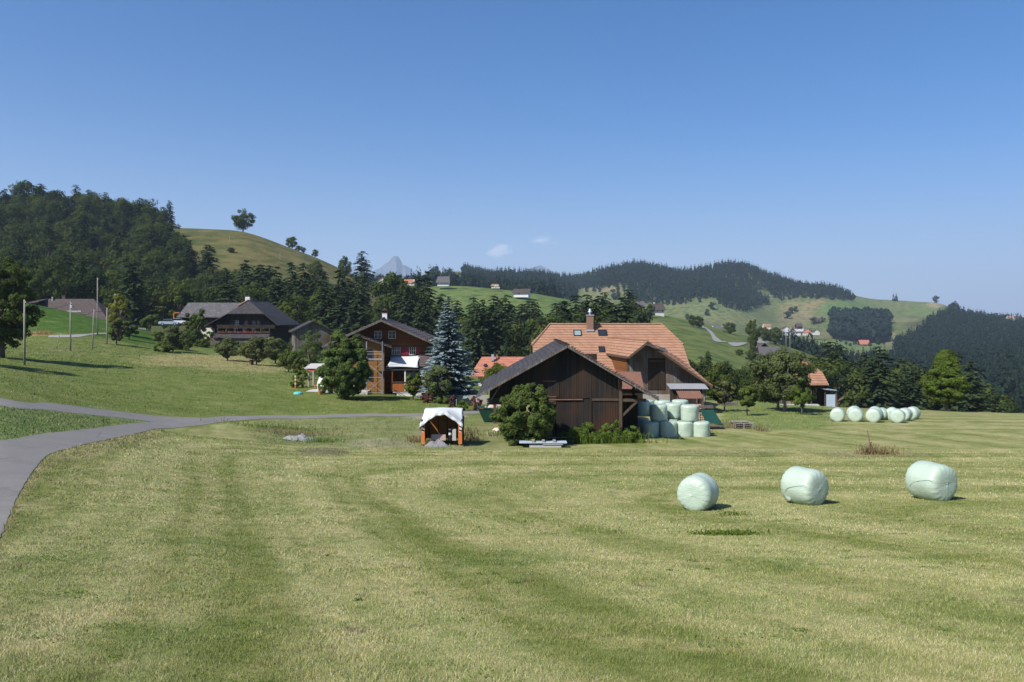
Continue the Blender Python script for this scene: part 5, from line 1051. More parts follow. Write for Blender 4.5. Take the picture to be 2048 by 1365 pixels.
# small red house
rh = thing('red_roofed_house', 'small house with red tiled roof between the blue spruce and the old barn', 'house', (X(985, 140), 140, g(X(985, 140), 140))); k = 140/F; z0 = rh.location.z
f_ = lambda px, py, y=0: ((px-985)*(140+y)/F, y, (HY-py)*(140+y)/F-z0)
MB().slab([f_(939, 752), f_(1075, 752), f_(1052, 714, 6), f_(962, 714, 6)], .2).slab([f_(962, 714, 6.01), f_(1052, 714, 6.01), f_(1060, 735, 12), f_(950, 735, 12)], .2).build('roof', M_REDR, rh); MB().box(-2.6, 6, .8, 11, -.5, f_(0, 750)[2]).build('wall', M_CREAM, rh)
MB().slab([f_(972, 746, -.8), f_(992, 727, -.8), f_(992, 727, 3), f_(972, 746, 3)], .15).slab([f_(992.1, 727, -.8), f_(1014, 744, -.8), f_(1014, 744, 3), f_(992.1, 727, 3)], .15).build('dormer_roof', M_REDR, rh); MB().prism([(f_(976, 0)[0], f_(0, 752)[2]), (f_(1010, 0)[0], f_(0, 752)[2]), (f_(992, 0)[0], f_(0, 730)[2])], -.5, .7).build('dormer_wall', M_DARKP, rh)
c_ = MB().box(f_(984, 0)[0]-.25, f_(984, 0)[0]+.25, 4.2, 4.7, f_(0, 722, 4)[2], f_(0, 709.5, 4)[2]).build('chimney', M_METAL, rh); MB().box(f_(991, 0)[0], f_(994.5, 0)[0], 5, 5.6, f_(0, 720, 5)[2], f_(0, 710, 5)[2]).build('chimney', M_ORANGE, rh); MB().slab([f_(966, 733, 2.4), f_(972, 733, 2.4), f_(973.5, 729, 3.2), f_(967.5, 729, 3.2)], -.1).build('roof_window', M_GLASS, rh)
# tiled shed on the right
ts = thing('tiled_shed', 'open shed with old orange tiled roof behind the apple tree', 'shed', (X(1640, 101), 101, g(X(1640, 101), 101))); z0 = ts.location.z
f_ = lambda px, py, y=0: ((px-1640)*(101+y)/F, y, (HY-py)*(101+y)/F-z0)
MB().slab([f_(1555, 768.5), f_(1657.5, 768.5), f_(1657, 746, 1.9), f_(1641, 722, 4.0), f_(1570, 722, 4.0)], .16).slab([f_(1657.1, 746, 1.9), f_(1657.1, 746, 6.1), f_(1641.1, 722, 4.02)], .16).slab([f_(1570, 722, 4.01), f_(1641, 722, 4.01), f_(1656, 746, 6.1), f_(1656, 766, 8), f_(1556, 766, 8)], .16).build('roof', M_ORANGE, ts)
m = MB(); m.box(-3.4, .6, 4, 7.4, -.3, f_(0, 770)[2]); m.box(-5.4, 1.0, .5, .65, f_(0, 778)[2], f_(0, 769)[2]); m.build('wall', M_DARKP, ts)
for x in (-5.2, -3.4, -.9, .9): MB().box(x-.08, x+.08, .5, .66, -.3, f_(0, 770)[2]).build('post', M_BEAM, ts)
MB().slab([f_(1648, 778.5, -.5), f_(1671, 780.5, -.5), f_(1669, 776.5, 3), f_(1648, 774, 3)], .1).build('lean_roof', M_METAL, ts); corr(MB(), .72, 1.85, -.2, -.25, -.22, f_(0, 789)[2], .2, .03).build('metal_door', M_SHEET, ts); MB().box(1.86, 2.0, -.25, -.1, -.3, f_(0, 780)[2]).build('post', M_GREYP, ts); MB().box(.7, 1.95, 2.8, 2.9, -.3, f_(0, 778)[2]).build('back_boards', M_DARKP, ts)
MB().box(-5.6, -.3, -.6, .2, -.3, .28).build('concrete_sill', M_CONC, ts)
def logpile(kind, label, x, y, w_, dep, h, rows=None, rz=0):
    o = thing(kind, label, 'woodpile', (x, y, g(x, y)), rz); r = random.Random(int(x*7)); m = MB(); m2 = MB(); s = .15
    m2.box(-w_/2+.05, w_/2-.05, .1, dep, 0, h-.08)
    for j in range(int(h/s)):
        for i in range(int(w_/s)):
            rr_ = s*.5*r.uniform(.75, 1.02); m.tube([(-w_/2+s*(i+.5)+r.uniform(-.02, .02), r.uniform(-.05, .03), s*(j+.5)), (-w_/2+s*(i+.5), .14, s*(j+.5))], rr_, 6)
    m.build('log_ends', M_LOG, o); m2.build('stack', M_BEAM, o); return o
lp_ = logpile('woodpile', 'split logs stacked inside the tiled shed', X(1590, 102.5), 102.5, 3.4, 1.2, 1.5)
lp_ = logpile('woodpile', 'woodpile beside the standing bales under a green tarpaulin', X(1401, 64), 64, .9, 3, 1.5); zt_ = lp_.location
tarp('tarpaulin', None, None, [(-.1, -.1, 1.62), (1.05, -.1, 1.55), (1.75, -.25, .35), (.45, -.2, .35)], M_TARPG, sag=.08, th=.02, parent=lp_, inst=.03)
for k, (x, z, l) in enumerate([(.9, .22, 1.5), (1.25, .1, 1.3), (.6, .38, 1.1), (.3, 1.68, 1.4), (.45, 1.78, 1.1)]): MB().box(x-l/2, x+l/2, -.5+.1*k, -.2+.1*k, z, z+.1).build('loose_board', M_GREYP, lp_)
lp_ = logpile('woodpile', 'tarp covered firewood behind the standing bales', X(1345, 72), 72, 2.2, 1.2, 1.15); tarp('tarpaulin', None, None, [(-1.4, -.2, 1.1), (1.3, -.3, 1.0), (1.2, 1, 1.5), (-1.2, 1, 1.5)], M_TARPG, sag=-.2, th=.02, parent=lp_); MB().box(-.9, 1.2, -.2, .4, 1.2, 1.32).build('loose_board', M_GREYP, lp_); MB().box(-1.1, .3, .1, .7, 1.36, 1.46).build('loose_board', M_GREYP, lp_)

# far houses
H1 = gable_house
H1('upland_house', 'white and grey upland farmhouse with half hip roof on the green rise', 886, 569, 835, 12, 12, 2.8, 5.5, 0, M_WHITE, M_GREYR, 'hip', (4, 1), 1.5, cat='farmhouse')
H1('upland_house', 'orange roof among the trees left of the upland farmhouse', 812, 571, 800, 16, 10, 2.5, 3.5, 0, M_CREAM, M_REDR, 'hip', (3, 1)); H1('upland_house', 'small orange roof peeping out at the foot of the dry hill', 764, 569, 720, 8, 7, 3, 3, 0, M_CREAM, M_REDR, 'gable', (1, 1))
H1('upland_hut', 'tiny orange hut beside the bushy upland tree', 990, 576, 860, 8, 6, 2, 2, 0, M_YWOOD, M_ORANGE, 'hip', (1, 1), cat='hut'); H1('upland_barn', 'white based barn with wide brown roof alone on the green upland pasture', 1042, 591, 800, 15, 10, 3.2, 3.2, -.25, M_WHITE, M_BROWNR, 'eave', (1, 1), 1.6, cat='barn')
H1('hill_shed', 'blue grey roofed shed on the hill crest above the orange farmhouse', 1280, 621, 545, 7, 7, 3, 3.2, .1, M_GREYP, M_GREYR, 'eave', (0, 0), cat='shed'); H1('hill_house', 'tan roofed house on the hill crest right of the grey shed', 1315, 628, 548, 9.5, 8, 3.4, 3.4, .1, M_CREAM, M_BROWNR, 'hip', (3, 1), 1.2, chim=-1)
H1('brown_house', 'brown farmhouse with dark roof on the hillside behind the apple tree', 1527, 712, 420, 9, 9, 3, 3.6, .3, M_DARKP, M_BROWNR, 'gable', (1, 1), 1.0, cat='farmhouse'); H1('brown_house', 'wide dark roof of the lower hillside farmhouse behind the apple tree', 1545, 720, 400, 12, 9, 2.6, 3.6, .1, M_DARKP, M_GREYR, 'hip', (1, 1), 1.2, cat='farmhouse')
H1('valley_farm', 'red and brown farmhouse in the orchard of the far valley meadow', 1730, 693, 1300, 15, 10, 4, 6, 0, M_DARKP, M_REDR, 'eave', (2, 1), 1, cat='farmhouse')
for px, py, w_, wm, rm_, fr_, lb in [(1573,662,12,M_WHITE,M_BROWNR,'gable','white hamlet house farthest left with brown gable roof'),(1600,661,12,M_WHITE,M_REDR,'gable','white hamlet house with red roof right of the first one'),(1599,656,10,M_DARKP,M_BROWNR,'hip','brown roof behind the two white hamlet houses'),
    (1614,669,13,M_CREAM,M_REDR,'hip','orange roofed hamlet house right of the long white barn'),(1633,668,11,M_CREAM,M_BROWNR,'gable','brown gabled hamlet house farthest right'),(1586,669,26,M_WHITE,M_GREYR,'hip','long low white barn with pale grey roof in the hamlet'),
    (1638,645,10,M_DARKP,M_BROWNR,'hip','brown barn above the hamlet beside a tree'),(1535,657,12,M_CREAM,M_ORANGE,'hip','orange hamlet roof peeping above the hillside trees'),(1436,662,14,M_CREAM,M_GREYR,'hip','grey roofed farm at the foot of the far pasture')]:
    H1('hamlet_house', lb, px, py, 1340 if px != 1436 else 1150, w_, 9, 3.2, 3.8, 0, wm, rm_, fr_, (2, 1), .8)
H1('skyline_house', 'red roofed house on the far right skyline', 2036, 640, 1450, 13, 10, 3, 3.5, 0, M_CREAM, M_BROWNR, 'hip', (3, 1)); H1('skyline_house', 'smaller red roof left of the skyline house', 2022, 640, 1450, 8, 8, 4, 3, 0, M_CREAM, M_REDR, 'hip', (1, 1))

# ---------------------------------------------------------------- wrapped bales
def bale_mesh(R_=.62, L=1.2, seed=0, flat=0):
    """rounded film-wrapped drum along x, centre at the origin, with gathered pleats at both shoulders"""
    r = random.Random(seed); ns, nt_ = 44, 72; v = []; ph = [r.uniform(0, 6.28) for _ in range(6)]
    for i in range(ns+1):
        s = -1+2*i/ns; t = s*1.0
        u_ = abs(t); ax = math.copysign(min(1, (1-(1-u_)**2.2*1.0)) if u_ > .55 else u_*1.51, t) if False else t
        an = u_*pi/2; pw = .55; cx = sin(an); rx = cos(an)   # superellipse from the waist round the shoulder to the end
        nn = flat if flat else 5.0; q = (abs(cx)**nn+abs(rx)**nn)**(-1/nn); xx = math.copysign(cx*q, t); rr_ = rx*q
        for k in range(nt_):
            a = 2*pi*k/nt_; sh = exp(-((u_-.60)/.13)**2); pl = sh*.027*(sin(17*a+ph[0]+6*u_)+.7*sin(29*a+ph[1]))
            bulge = .012*sin(3*a+ph[2]+2*t)+.010*sin(5*a+ph[3]-4*t)+.006*sin(13*t+ph[4]+a)+.004*sin(31*t+2*a)
            rad = R_*(rr_+(pl+bulge)*min(1, rr_*1.5)); x = xx*L/2*(1+.01*sin(2*a+ph[5]))-math.copysign(.035*L*(1-rr_) if u_ > .6 else 0, t)*0
            y_, z_ = rad*cos(a), rad*sin(a)
            if not flat: z_ = max(z_, -R_*.93) if z_ < -R_*.93 else z_
            v.append((x, y_, z_))
    f = [(i*nt_+k, i*nt_+(k+1) % nt_, (i+1)*nt_+(k+1) % nt_, (i+1)*nt_+k) for i in range(ns) for k in range(nt_)]
    m = MB(); m.add(v, f); return m
M_FEDGE = m_plain('film_seam', (.10, .16, .12), .6, .1)
BMESH = []
for sd_ in range(3):
    o = bale_mesh(seed=sd_).build('bale_wrap', M_FILM, smooth=True); BMESH.append(o.data); bpy.data.objects.remove(o)
def tail(par, x, y, z, s=1):
    m = MB(); r = random.Random(int(x*50)+7); v = []
    for j in range(7):
        for i in range(4): v.append((x+(i-1.5)*.035*s*(1+.15*j), y-.03-.012*j+.02*sin(i*2+j), z-j*.05*s+.01*cos(i*3)))
    m.add(v, [(j*4+i, j*4+i+1, (j+1)*4+i+1, (j+1)*4+i) for j in range(6) for i in range(3)]); o = m.build('film_tail', M_FILM, par, smooth=True); q = o.modifiers.new('s', 'SOLIDIFY'); q.thickness = .008
def bale(px, py, hpx_, lb, ang, dmin, seed=0, grp='pale green wrapped bales lying in the hay field', d=None, tl=None):
    """lying bale: axis turned ang degrees from the view direction"""
    p = at(px, py, dmin) if d is None else Vector((X(px, d), d, g(X(px, d), d))); R_ = hpx_*p.y/F/2/.965; t = thing('silage_bale', lb, 'bale', (p.x, p.y+R_*.3, g(p.x, p.y+R_*.3)+R_*.91), R(90-ang), grp); s = R_/.62
    o = link('wrap', BMESH[seed % 3], None, t); o.scale = (s, s, s); o.rotation_euler = (R(37*seed), 0, 0) if False else (0, 0, 0)
    if tl:
        tail(t, *tl, 1.25)
        if hpx_ > 60: MB().tube([((.28-.8*q_)*s, .632*s*cos(-.25+.55*q_), .632*s*sin(-.25+.55*q_**.5)) for q_ in [k_/10 for k_ in range(11)]], .006, 4).build('film_edge', M_FEDGE, t)
    return t
bale(1399, 1020, 70, 'nearest left of the three big bales, round end facing the camera', 34, 22, 0)
bale(1613, 1009, 73, 'middle one of the three big foreground bales, showing its side and a loose film tail', -31, 22, 1, tl=(.28, .64, -.12))
bale(1868, 1000, 75, 'rightmost of the three big foreground bales, showing its side', -23, 22, 2, tl=(.28, .64, -.12))
for i, (px, hp, dd_, an, lb) in enumerate([(1677,27.5,71.5,27,'leftmost bale of the distant row'),(1713,28,71.5,28,'front bale of the second distant pair'),(1710,26.5,74.2,28,'rear bale hidden behind the second distant pair'),
    (1749,28,71,30,'front bale of the third distant group'),(1752,27,73.8,30,'rear bale of the third distant group'),(1764,24.5,74.3,40,'bale at the right behind the third distant group'),
    (1786,25.5,74.2,30,'bale peeking out left behind the fourth distant group'),(1797,27.5,70.8,30,'front bale of the fourth distant group'),(1811,25.5,73.6,44,'bale right behind the front bale of the fourth group'),(1827,25,75.5,48,'rightmost bale of the distant row with a torn film tail')]):
    bale(px, 845, hp, lb, an, 60, i, d=dd_, tl=(.45, .5, -.3) if i == 9 else None)
# standing bales
def stand(px, d, lvl, lb, hpx_=31, seed=0):
    x = X(px, d); R_ = .64; hh = 1.2; t = thing('silage_bale', lb, 'bale', (x, d, g(X(1340, 60), 60)-.02+hh/2+lvl*hh*.985), rs.uniform(0, 6), 'pale green wrapped bales stacked upright beside the old barn')
    o = link('wrap', BMST[seed % 2], None, t); return t
BMST = []
for sd_ in range(2):
    o = bale_mesh(.64, 1.2, 10+sd_, 8.0).build('standing_wrap', M_FILM, smooth=True); me = o.data; me.transform(Matrix.Rotation(R(90), 4, 'Y')); BMST.append(me); bpy.data.objects.remove(o)
for i, (px, d, l, lb) in enumerate([(1301,58.2,0,'leftmost lower bale of the stack in the shade of the eave'),(1337,58.2,0,'lower stacked bale crossed by the roof shadow'),(1369,58.3,0,'lower stacked bale second from the right'),(1402,58.2,0,'lower stacked bale at the right end'),
    (1281,60.4,0,'lower bale deep in the shade behind the barn post'),(1281,61.6,1,'upper bale deep in the shade behind the barn post'),(1317,58.7,1,'upper stacked bale with the shadow line on its left'),(1347,59.8,1,'middle bale of the upper row'),(1379,58.5,1,'upper stacked bale at the right end'),
    (1292,62.2,1,'dark upper bale behind the front left one'),(1325,61.8,1,'upper bale of the second row, left'),(1360,62.2,1,'upper bale of the second row, right'),(1318,61.5,0,'lower bale of the second row, left'),(1352,61.8,0,'lower bale of the second row, middle')]): stand(px, d, l, lb, seed=i)
# far bales on the upland pasture
for i, (px, py) in enumerate([(985, 578), (989.5, 578), (994, 578), (998, 578), (991, 574.5), (995.5, 574.5)]):
    p = Vector((X(px, 845), 845, (HY-py)*845/F)); t = thing('silage_bale', 'tiny pale bale in the pile on the upland pasture', 'bale', (p.x, p.y, p.z+.8), 0, 'tiny bale pile on the upland pasture'); o = link('wrap', BMESH[i % 3], None, t); o.scale = (1.7, 1.7, 1.7)

# ---------------------------------------------------------------- orange shelter with white canvas
sx_ = 51.5; ox2 = X(883, sx_); oz2 = (HY-884)*sx_/F; k = sx_/F; w1 = 41*k
sh = thing('board_shelter', 'small orange board shelter covered with a white canvas', 'shelter', (ox2, sx_, oz2)); hE = (884-848)*k; hT = (884-822)*k; D_ = 2.3
for s, lb in ((-1, 0), (1, 0)):
    pn = MB().box(s*w1-(.24 if s > 0 else 0), s*w1+(.24 if s < 0 else 0), 0, .06, -.15, hE+.15).build('front_board', M_OWOOD, sh)
    xs = s*(w1-.13) if s < 0 else s*(w1-.10)
    st_ = MB().box(xs-.075, xs+.075, -.012, 0, .62, 1.12+.0).build('striped_plate', M_WHITE, pn)
    m = MB()
    for j in range(2):
        z = .70+j*.25; m.prism([(xs-.075, z+.0), (xs+.075, z-.06), (xs+.075, z+.06), (xs-.075, z+.12)], -.018, -.0125)
    m.build('black_stripes', M_BLACK, st_)
MB().box(w1-.06, w1, .06, D_, -.2, hE+.25).build('side_wall', M_BARN, sh); MB().box(-w1, -w1+.06, .06, D_, -.2, hE+.25).build('side_wall', M_BARN, sh)
MB().prism([(-w1+.06, -.1), (w1-.06, -.1), (w1-.06, hE+.2), (.35, hT-.35), (-.35, hT-.35), (-w1+.06, hE+.2)], D_-.06, D_).build('rear_wall', m_planks('plywood', (.18, .075, .02), (.30, .13, .04), .6), sh); MB().box(-.15, .22, D_-.12, D_-.065, 1.05, 1.15).build('rear_slot', M_GREYP, sh)
# canvas: gathered over the front edge, flat towards the back
m = MB(); nx, ny = 36, 14; v = []
def cz_(x, y):
    a = abs(x)/w1; front = hT-.06-(hT-hE-.10)*max(0, (a-.27)/.73); back = hT-.03-.04*a; b = min(1, max(0, y)/1.5)
    return front*(1-b)+back*b+.012*sin(x*8+y*3)*(1-b)+.008*sin(x*5-y*7)
for j in range(ny+1):
    for i in range(nx+1):
        x = (-1+2*i/nx)*(w1+.07); y = -.1+(D_+.1)*j/ny; v.append((x*(1-.10*min(1, max(0, y)/1.2)), y, cz_(x, y)))
f = [(j*(nx+1)+i, j*(nx+1)+i+1, (j+1)*(nx+1)+i+1, (j+1)*(nx+1)+i) for j in range(ny) for i in range(nx)]
n0 = len(v)
for j in range(4):   # front apron
    for i in range(nx+1):
        x = (-1+2*i/nx)*(w1+.07); a = abs(x)/w1; v.append((x, -.11-.022*sin(i*1.1+j*.6)-.012*j, cz_(x, 0)-.03-.062*j*(1+.15*sin(i*.8))-(.02*j if .22 < a < .36 else 0)))
f += [(i, n0+i, n0+i+1, i+1) for i in range(nx)]+[(n0+j*(nx+1)+i, n0+(j+1)*(nx+1)+i, n0+(j+1)*(nx+1)+i+1, n0+j*(nx+1)+i+1) for j in range(3) for i in range(nx)]
n1 = len(v)
for s in (0, nx):
    b0 = len(v)
    for j in range(ny+1): q = v[j*(nx+1)+s]; v.append((q[0]+(.02 if s else -.02), q[1], q[2]-.42-.05*sin(j*1.1)))
    f += [(j*(nx+1)+s, (j+1)*(nx+1)+s, b0+j+1, b0+j) for j in range(ny)]
m.add(v, f); o = m.build('canvas', M_CANVAS, sh, smooth=True); q = o.modifiers.new('s', 'SOLIDIFY'); q.thickness = .012
o = MB().box(-.47, .47, -.12, .12, 0, .38).build('concrete_block', m_plain('pinkish_concrete', (.42, .31, .28), .9, .2, 5, bump=.3)); o.location = (ox2-.25, sx_+.7, oz2); tag(o, 'long pinkish concrete block inside the shelter', 'block'); o = MB().box(-.12, .12, -.1, .1, 0, .75).build('concrete_block', M_CONC); o.location = (ox2+.78, sx_+.6, oz2); tag(o, 'upright grey concrete block inside the shelter', 'block')
o = thing('striped_marker', 'dark and white banded bottle shaped marker in the shelter', 'marker', (ox2+.5, sx_+.65, oz2)); MB().lathe([(.09, 0), (.09, .75), (.04, .9), (.05, 1.0)], 10).build('body', M_BLACK, o); MB().lathe([(.095, .35), (.095, .5)], 10).build('white_band', M_WHITE, o); MB().lathe([(.095, .68), (.095, .76)], 10).build('white_band', M_WHITE, o)
def heap(name, label, cat, px, py, dmin, rx, ry, h, mat, seed=0, rz=0):
    p = at(px, py, dmin); r = np.random.default_rng(seed); n = 34; v = []; f = []
    for j in range(n+1):
        for i in range(n+1):
            a, b = -1+2*i/n, -1+2*j/n; q = math.hypot(a, b)+.18*sin(3*math.atan2(b, a)+seed); hh = max(0, 1-q)**1.0*h*(1+.25*sin(a*7+b*5)); nz = .05*r.random() if hh > 0 else 0
            x = a*rx*cos(rz)-b*ry*sin(rz); y = a*rx*sin(rz)+b*ry*cos(rz); v.append((x, y, g(p.x+x, p.y+y)-p.z+hh+nz-.03))
    f = [(j*(n+1)+i, j*(n+1)+i+1, (j+1)*(n+1)+i+1, (j+1)*(n+1)+i) for j in range(n) for i in range(n)]
    m = MB(); m.add(v, f); o = m.build(name, mat, None, tuple(p)); return tag(o, label, cat)
heap('gravel_heap', 'small grey gravel heap in front of the orange shelter', 'gravel heap', 876, 893, 45, .85, .6, .42, M_HSTONE, 1)
heap('stone_heap', 'long low heap of pale rubble in the rough hollow', 'stone heap', 600, 881, 45, 1.25, .8, .38, m_plain('pale_rubble', (.24, .24, .24), .95, .5, 12, bump=1.0), 2, -.2); heap('sand_heap', 'low pale sand heap left of the rowan shrub', 'sand heap', 1000, 861, 50, .6, .8, .3, m_plain('pale_sand', (.50, .45, .38), .95, .2, 8, bump=.4), 3)
# slab stack, junk, pallets, frame
p = Vector((X(1085, 51.3), 51.3, g(X(1085, 51.3), 51.3))); o = thing('slab_stack', 'pale slabs and sheet stacked on the grass before the rowan shrub', 'slab stack', tuple(p))
MB().box(-.85, 1.2, -.3, .5, 0, .2).build('concrete_slab', M_CONC, o, bevel=.02); MB().box(.0, 1.3, -.36, .4, .205, .28).build('concrete_slab', M_CONC, o); MB().box(-1.5, 1.55, -.4, .45, .30, .35).build('metal_sheet', M_SHEET, o)
for x in (-.6, .05, .75): MB().box(x-.09, x+.09, -.35, .3, .36, .47).build('timber_block', M_POLE, o)
p = Vector((X(1122, 53.4), 53.4, g(X(1122, 53.4), 53.4))); o = thing('board_pile', 'scattered dark and pale boards against the barn corner', 'board pile', (p.x, p.y+.3, p.z)); r = random.Random(2)
for k_ in range(11): MB().beam((-1.0+r.uniform(-.2, .2), r.uniform(-.5, .5), .05+k_*.045), (.9+r.uniform(-.3, .3), r.uniform(-.5, .6), .08+k_*.045), .13, .03).build('board', r.choice([M_GREYP, M_BEAM, M_CONC, M_BARN]), o)
p = at(1190, 862, 50); o = thing('slab_stack', 'pale boards lying among the nettles at the barn wall', 'slab stack', (p.x-.2, 54.4, g(p.x, 54.4))); MB().box(-1.4, 1.0, 0, .4, .25, .32).build('board', M_CONC, o); MB().box(-1.0, 1.3, .05, .45, .33, .38).build('board', M_SHEET, o); MB().box(-1.0, 1.0, .05, .35, 0, .24).build('timber_block', M_BEAM, o)
p = at(1488, 858, 52); o = thing('pallet_stack', 'weathered grey pallets and boards stacked in the dry grass', 'pallet stack', tuple(p), .08)
for j in range(3):
    for x in (-.7, 0, .7): MB().box(x-.06, x+.06, 0, 1.0, j*.15, j*.15+.09).build('bearer', M_POLE, o)
    for y_ in range(6): MB().box(-.78+.04*j, .78+.04*j, y_*.175, y_*.175+.13, j*.15+.092, j*.15+.118).build('deck_board', M_POLE, o)
MB().box(-.9, .5, .3, .9, .47, .55).build('loose_board', M_POLE, o)
p = at(1278, 868, 50); o = thing('bent_frame', 'bent pale metal frame leaning beside the barn post', 'metal frame', tuple(p), .3)
for x0 in (-.22, .05): MB().tube([(x0, 0, 0), (x0-.08, .1, .75), (x0+.05, .15, .92), (x0+.25, .1, .85), (x0+.36, 0, .05)], .022, 6).build('tube', M_CONC, o)
for z in (.25, .5): MB().beam((-.2, .05, z), (.3, .05, z), .03).build('crossbar', M_CONC, o)
p = at(1737, 909, 42); o = MB().tube([(.12, 0, -.2), (.05, 0, .8), (-.08, 0, 1.45)], [.045, .04, .03], 6).build('weathered_stake', m_plain('rusty_wood', (.22, .12, .08), .9, .3, 6)); o.location = p; tag(o, 'rusty brown stake leaning out of the dry weeds in the field', 'stake')
# skip full of rubble
p = Vector((X(985, 69), 69.0, g(X(985, 69), 69))); o = thing('skip', 'dark green rubble skip under the left eave of the barn', 'skip', tuple(p), .05); hh = (840-813)*69/F
m = MB(); m.prism([(-.75, .05), (1.3, .05), (1.75, hh), (-1.25, hh)], 0, 1.7); m.build('body', M_GREEN, o, bevel=.03); MB().box(-1.3, 1.8, -.05, 1.75, hh, hh+.09).build('rim', M_GREEN, o)
for x in (-.95, .1, 1.1): MB().box(x-.18, x+.18, -.06, -.051, hh-.0, hh+.07).build('yellow_mark', M_YWOOD, o)
o2 = heap('rubble', 'heap of mixed rubble and boards filling the green skip', 'rubble', 985, 830, 60, 1.35, .8, .55, m_plain('mixed_rubble', (.42, .38, .35), .95, .7, 7, bump=1), 5); o2.location = (p.x+.25, p.y+.85, p.z+hh-.05); 
r = random.Random(5)
rb = o2
for k_ in range(9): MB().beam((-1+r.uniform(0, 1.6), r.uniform(-.5, .3), .15), (-.5+r.uniform(0, 1.6), r.uniform(-.5, .4), .35+r.random()*.2), .12, .04).build('rubble_board', r.choice([M_LOG, M_BEAM, M_CONC]), rb)
MB().tube([(.8, 0, .1), (.9, 0, .6), (1.15, 0, .65), (1.3, 0, .1)], .05, 6).build('pipe', M_SHEET, rb)
# dark car / low wall behind
o = MB().box(-3.2, 1.6, 0, .35, -.3, .55).build('garden_wall', M_CONC); q = at(950, 795, 90); o.location = (X(935, 96), 96, g(X(935, 96), 96)); tag(o, 'low pale garden wall beyond the road behind the blue spruce', 'wall'); 
o = MB().box(-1.6, 3.0, 0, .3, -.3, .9).build('retaining_wall', M_STONE); o.location = (X(925, 90), 90, g(X(925, 90), 90)); tag(o, 'dark shaded retaining wall beside the driveway', 'wall')
o = thing('iron_railing', 'thin black railing on the garden wall', 'railing', (X(950, 95.8), 95.8, g(X(935, 96), 96)+.5));
for x in (-1.5, 0, 1.5): MB().box(x-.03, x+.03, 0, .05, 0, .9).build('post', M_BLACK, o)
MB().box(-1.5, 1.5, 0, .05, .85, .9).build('rail', M_BLACK, o)
# ---------------------------------------------------------------- poles and wires
PT = {}
def pole(key, px, py, top, dmin, lb, arm=False, lean=0, r0=.13):
    p = at(px, py, dmin); h = (py-top)*p.y/F; o = thing('utility_pole', lb, 'pole', (p.x, p.y, p.z), 0, None); MB().tube([(0, 0, -.3), (lean*h*.5, 0, h*.5), (lean*h, 0, h)], [r0, r0*.85, r0*.7], 8).build('shaft', M_POLE, o, smooth=True)
    m = MB().lathe([(.05, 0), (.07, .05), (.05, .12)], 8, (lean*h+.12, 0, h-.35)); m.build('insulator', M_WHITE, o)
    if arm: MB().box(-.6, .6, -.06, .06, h-1.5, h-1.4).build('crossarm', M_POLE, o); MB().box(-.02, .28, -.16, .1, h-1.0, h-.55).build('pole_box', M_METAL, o)
    PT[key] = Vector((p.x+lean*h, p.y, p.z+h-.25)); return o
pole('a', 49, 731, 600, 78, 'nearest dark utility pole beside the edge tree'); pole('b', 141, 703, 604, 110, 'utility pole with a small box, second from the left', True); pole('c', 185, 699, 619, 115, 'thin utility pole third from the left', lean=.03, r0=.1)
pole('d', 195, 671, 556, 140, 'tallest utility pole at the gravel track'); pole('e', 214, 689, 616, 125, 'utility pole right of the tallest one, yellow foot'); pole('f', 230, 655, 588, 170, 'distant pole before the pale crest tree'); pole('g', 242, 640, 603, 175, 'short distant pole right of the pale crest tree')
pole('h', 346, 652, 564, 150, 'tall pole in front of the left wood by the parked cars'); pole('i', 732, 668, 623, 108, 'pale pole rising behind the left roof slope of the chalet', r0=.07); pole('j', 645, 712, 672, 130, 'short pole by the grey plank shed', r0=.07)
pole('k', 851, 668, 638, 240, 'brown pole between the chalet roof and the blue spruce', r0=.1); pole('l', 1580, 706, 668, 420, 'pair of slim poles on the hillside crest, right one', r0=.18); pole('l2', 1572, 704, 660, 420, 'pair of slim poles on the hillside crest, left one', r0=.18); pole('m', 358, 452, 440, 520, 'tiny pole on the open hilltop skyline', r0=.12); pole('n', 459, 498, 473, 430, 'pale pole standing on the open dry hillside', r0=.12); pole('o', 560, 530, 505, 420, 'faint pole lower right on the dry hillside', r0=.12)
for i, px in enumerate((1386, 1392, 1397, 1403, 1409)): pole('s%d' % i, px, 650+i*2.2, 632+i*1.5, 470, ['first','second','third','fourth','fifth'][i]+' slim pole from the left along the lane on the green hillside', r0=.15)
o = pole('t', 112, 698, 667, 115, 'short leaning post left of the boxed pole', lean=.28, r0=.06)
def wire(a, b, lb, sag=.8, r=.03):
    A, B = PT[a], PT[b]; pts = [A.lerp(B, t/14)-Vector((0, 0, sag*sin(pi*t/14))) for t in range(15)]; o = MB().tube(pts, r, 4).build('power_line', M_BLACK); tag(o, lb, 'cable')
wire('a', 'b', 'sagging cable from the nearest pole to the boxed pole'); wire('b', 'c', 'sagging cable from the boxed pole to the thin pole', 1.2); wire('d', 'h', 'long cable from the tallest pole towards the parked cars', 1.0); wire('c', 'e', 'cable between the thin pole and the yellow footed pole', .3)
for i in range(5):
    p = at(55+i*9, 668, 120); o = MB().tube([(0, 0, -.2), (0, 0, 1.0)], .05, 5).build('fence_post', M_POLE if i else M_OWOOD); o.location = p; tag(o, 'small fence post in the row at the upper meadow edge' if i else 'orange marker post at the upper meadow edge', 'post', 'fence posts at the meadow edge' if i else None)
o = thing('vacuum_barrel', 'small rusty iron barrel under the forked apple tree', 'barrel', tuple(at(503, 730, 110))); o.name = 'rusty_barrel'; MB().lathe([(.35, 0), (.36, .4), (.35, .8)], 12).build('drum', M_RUST, o)
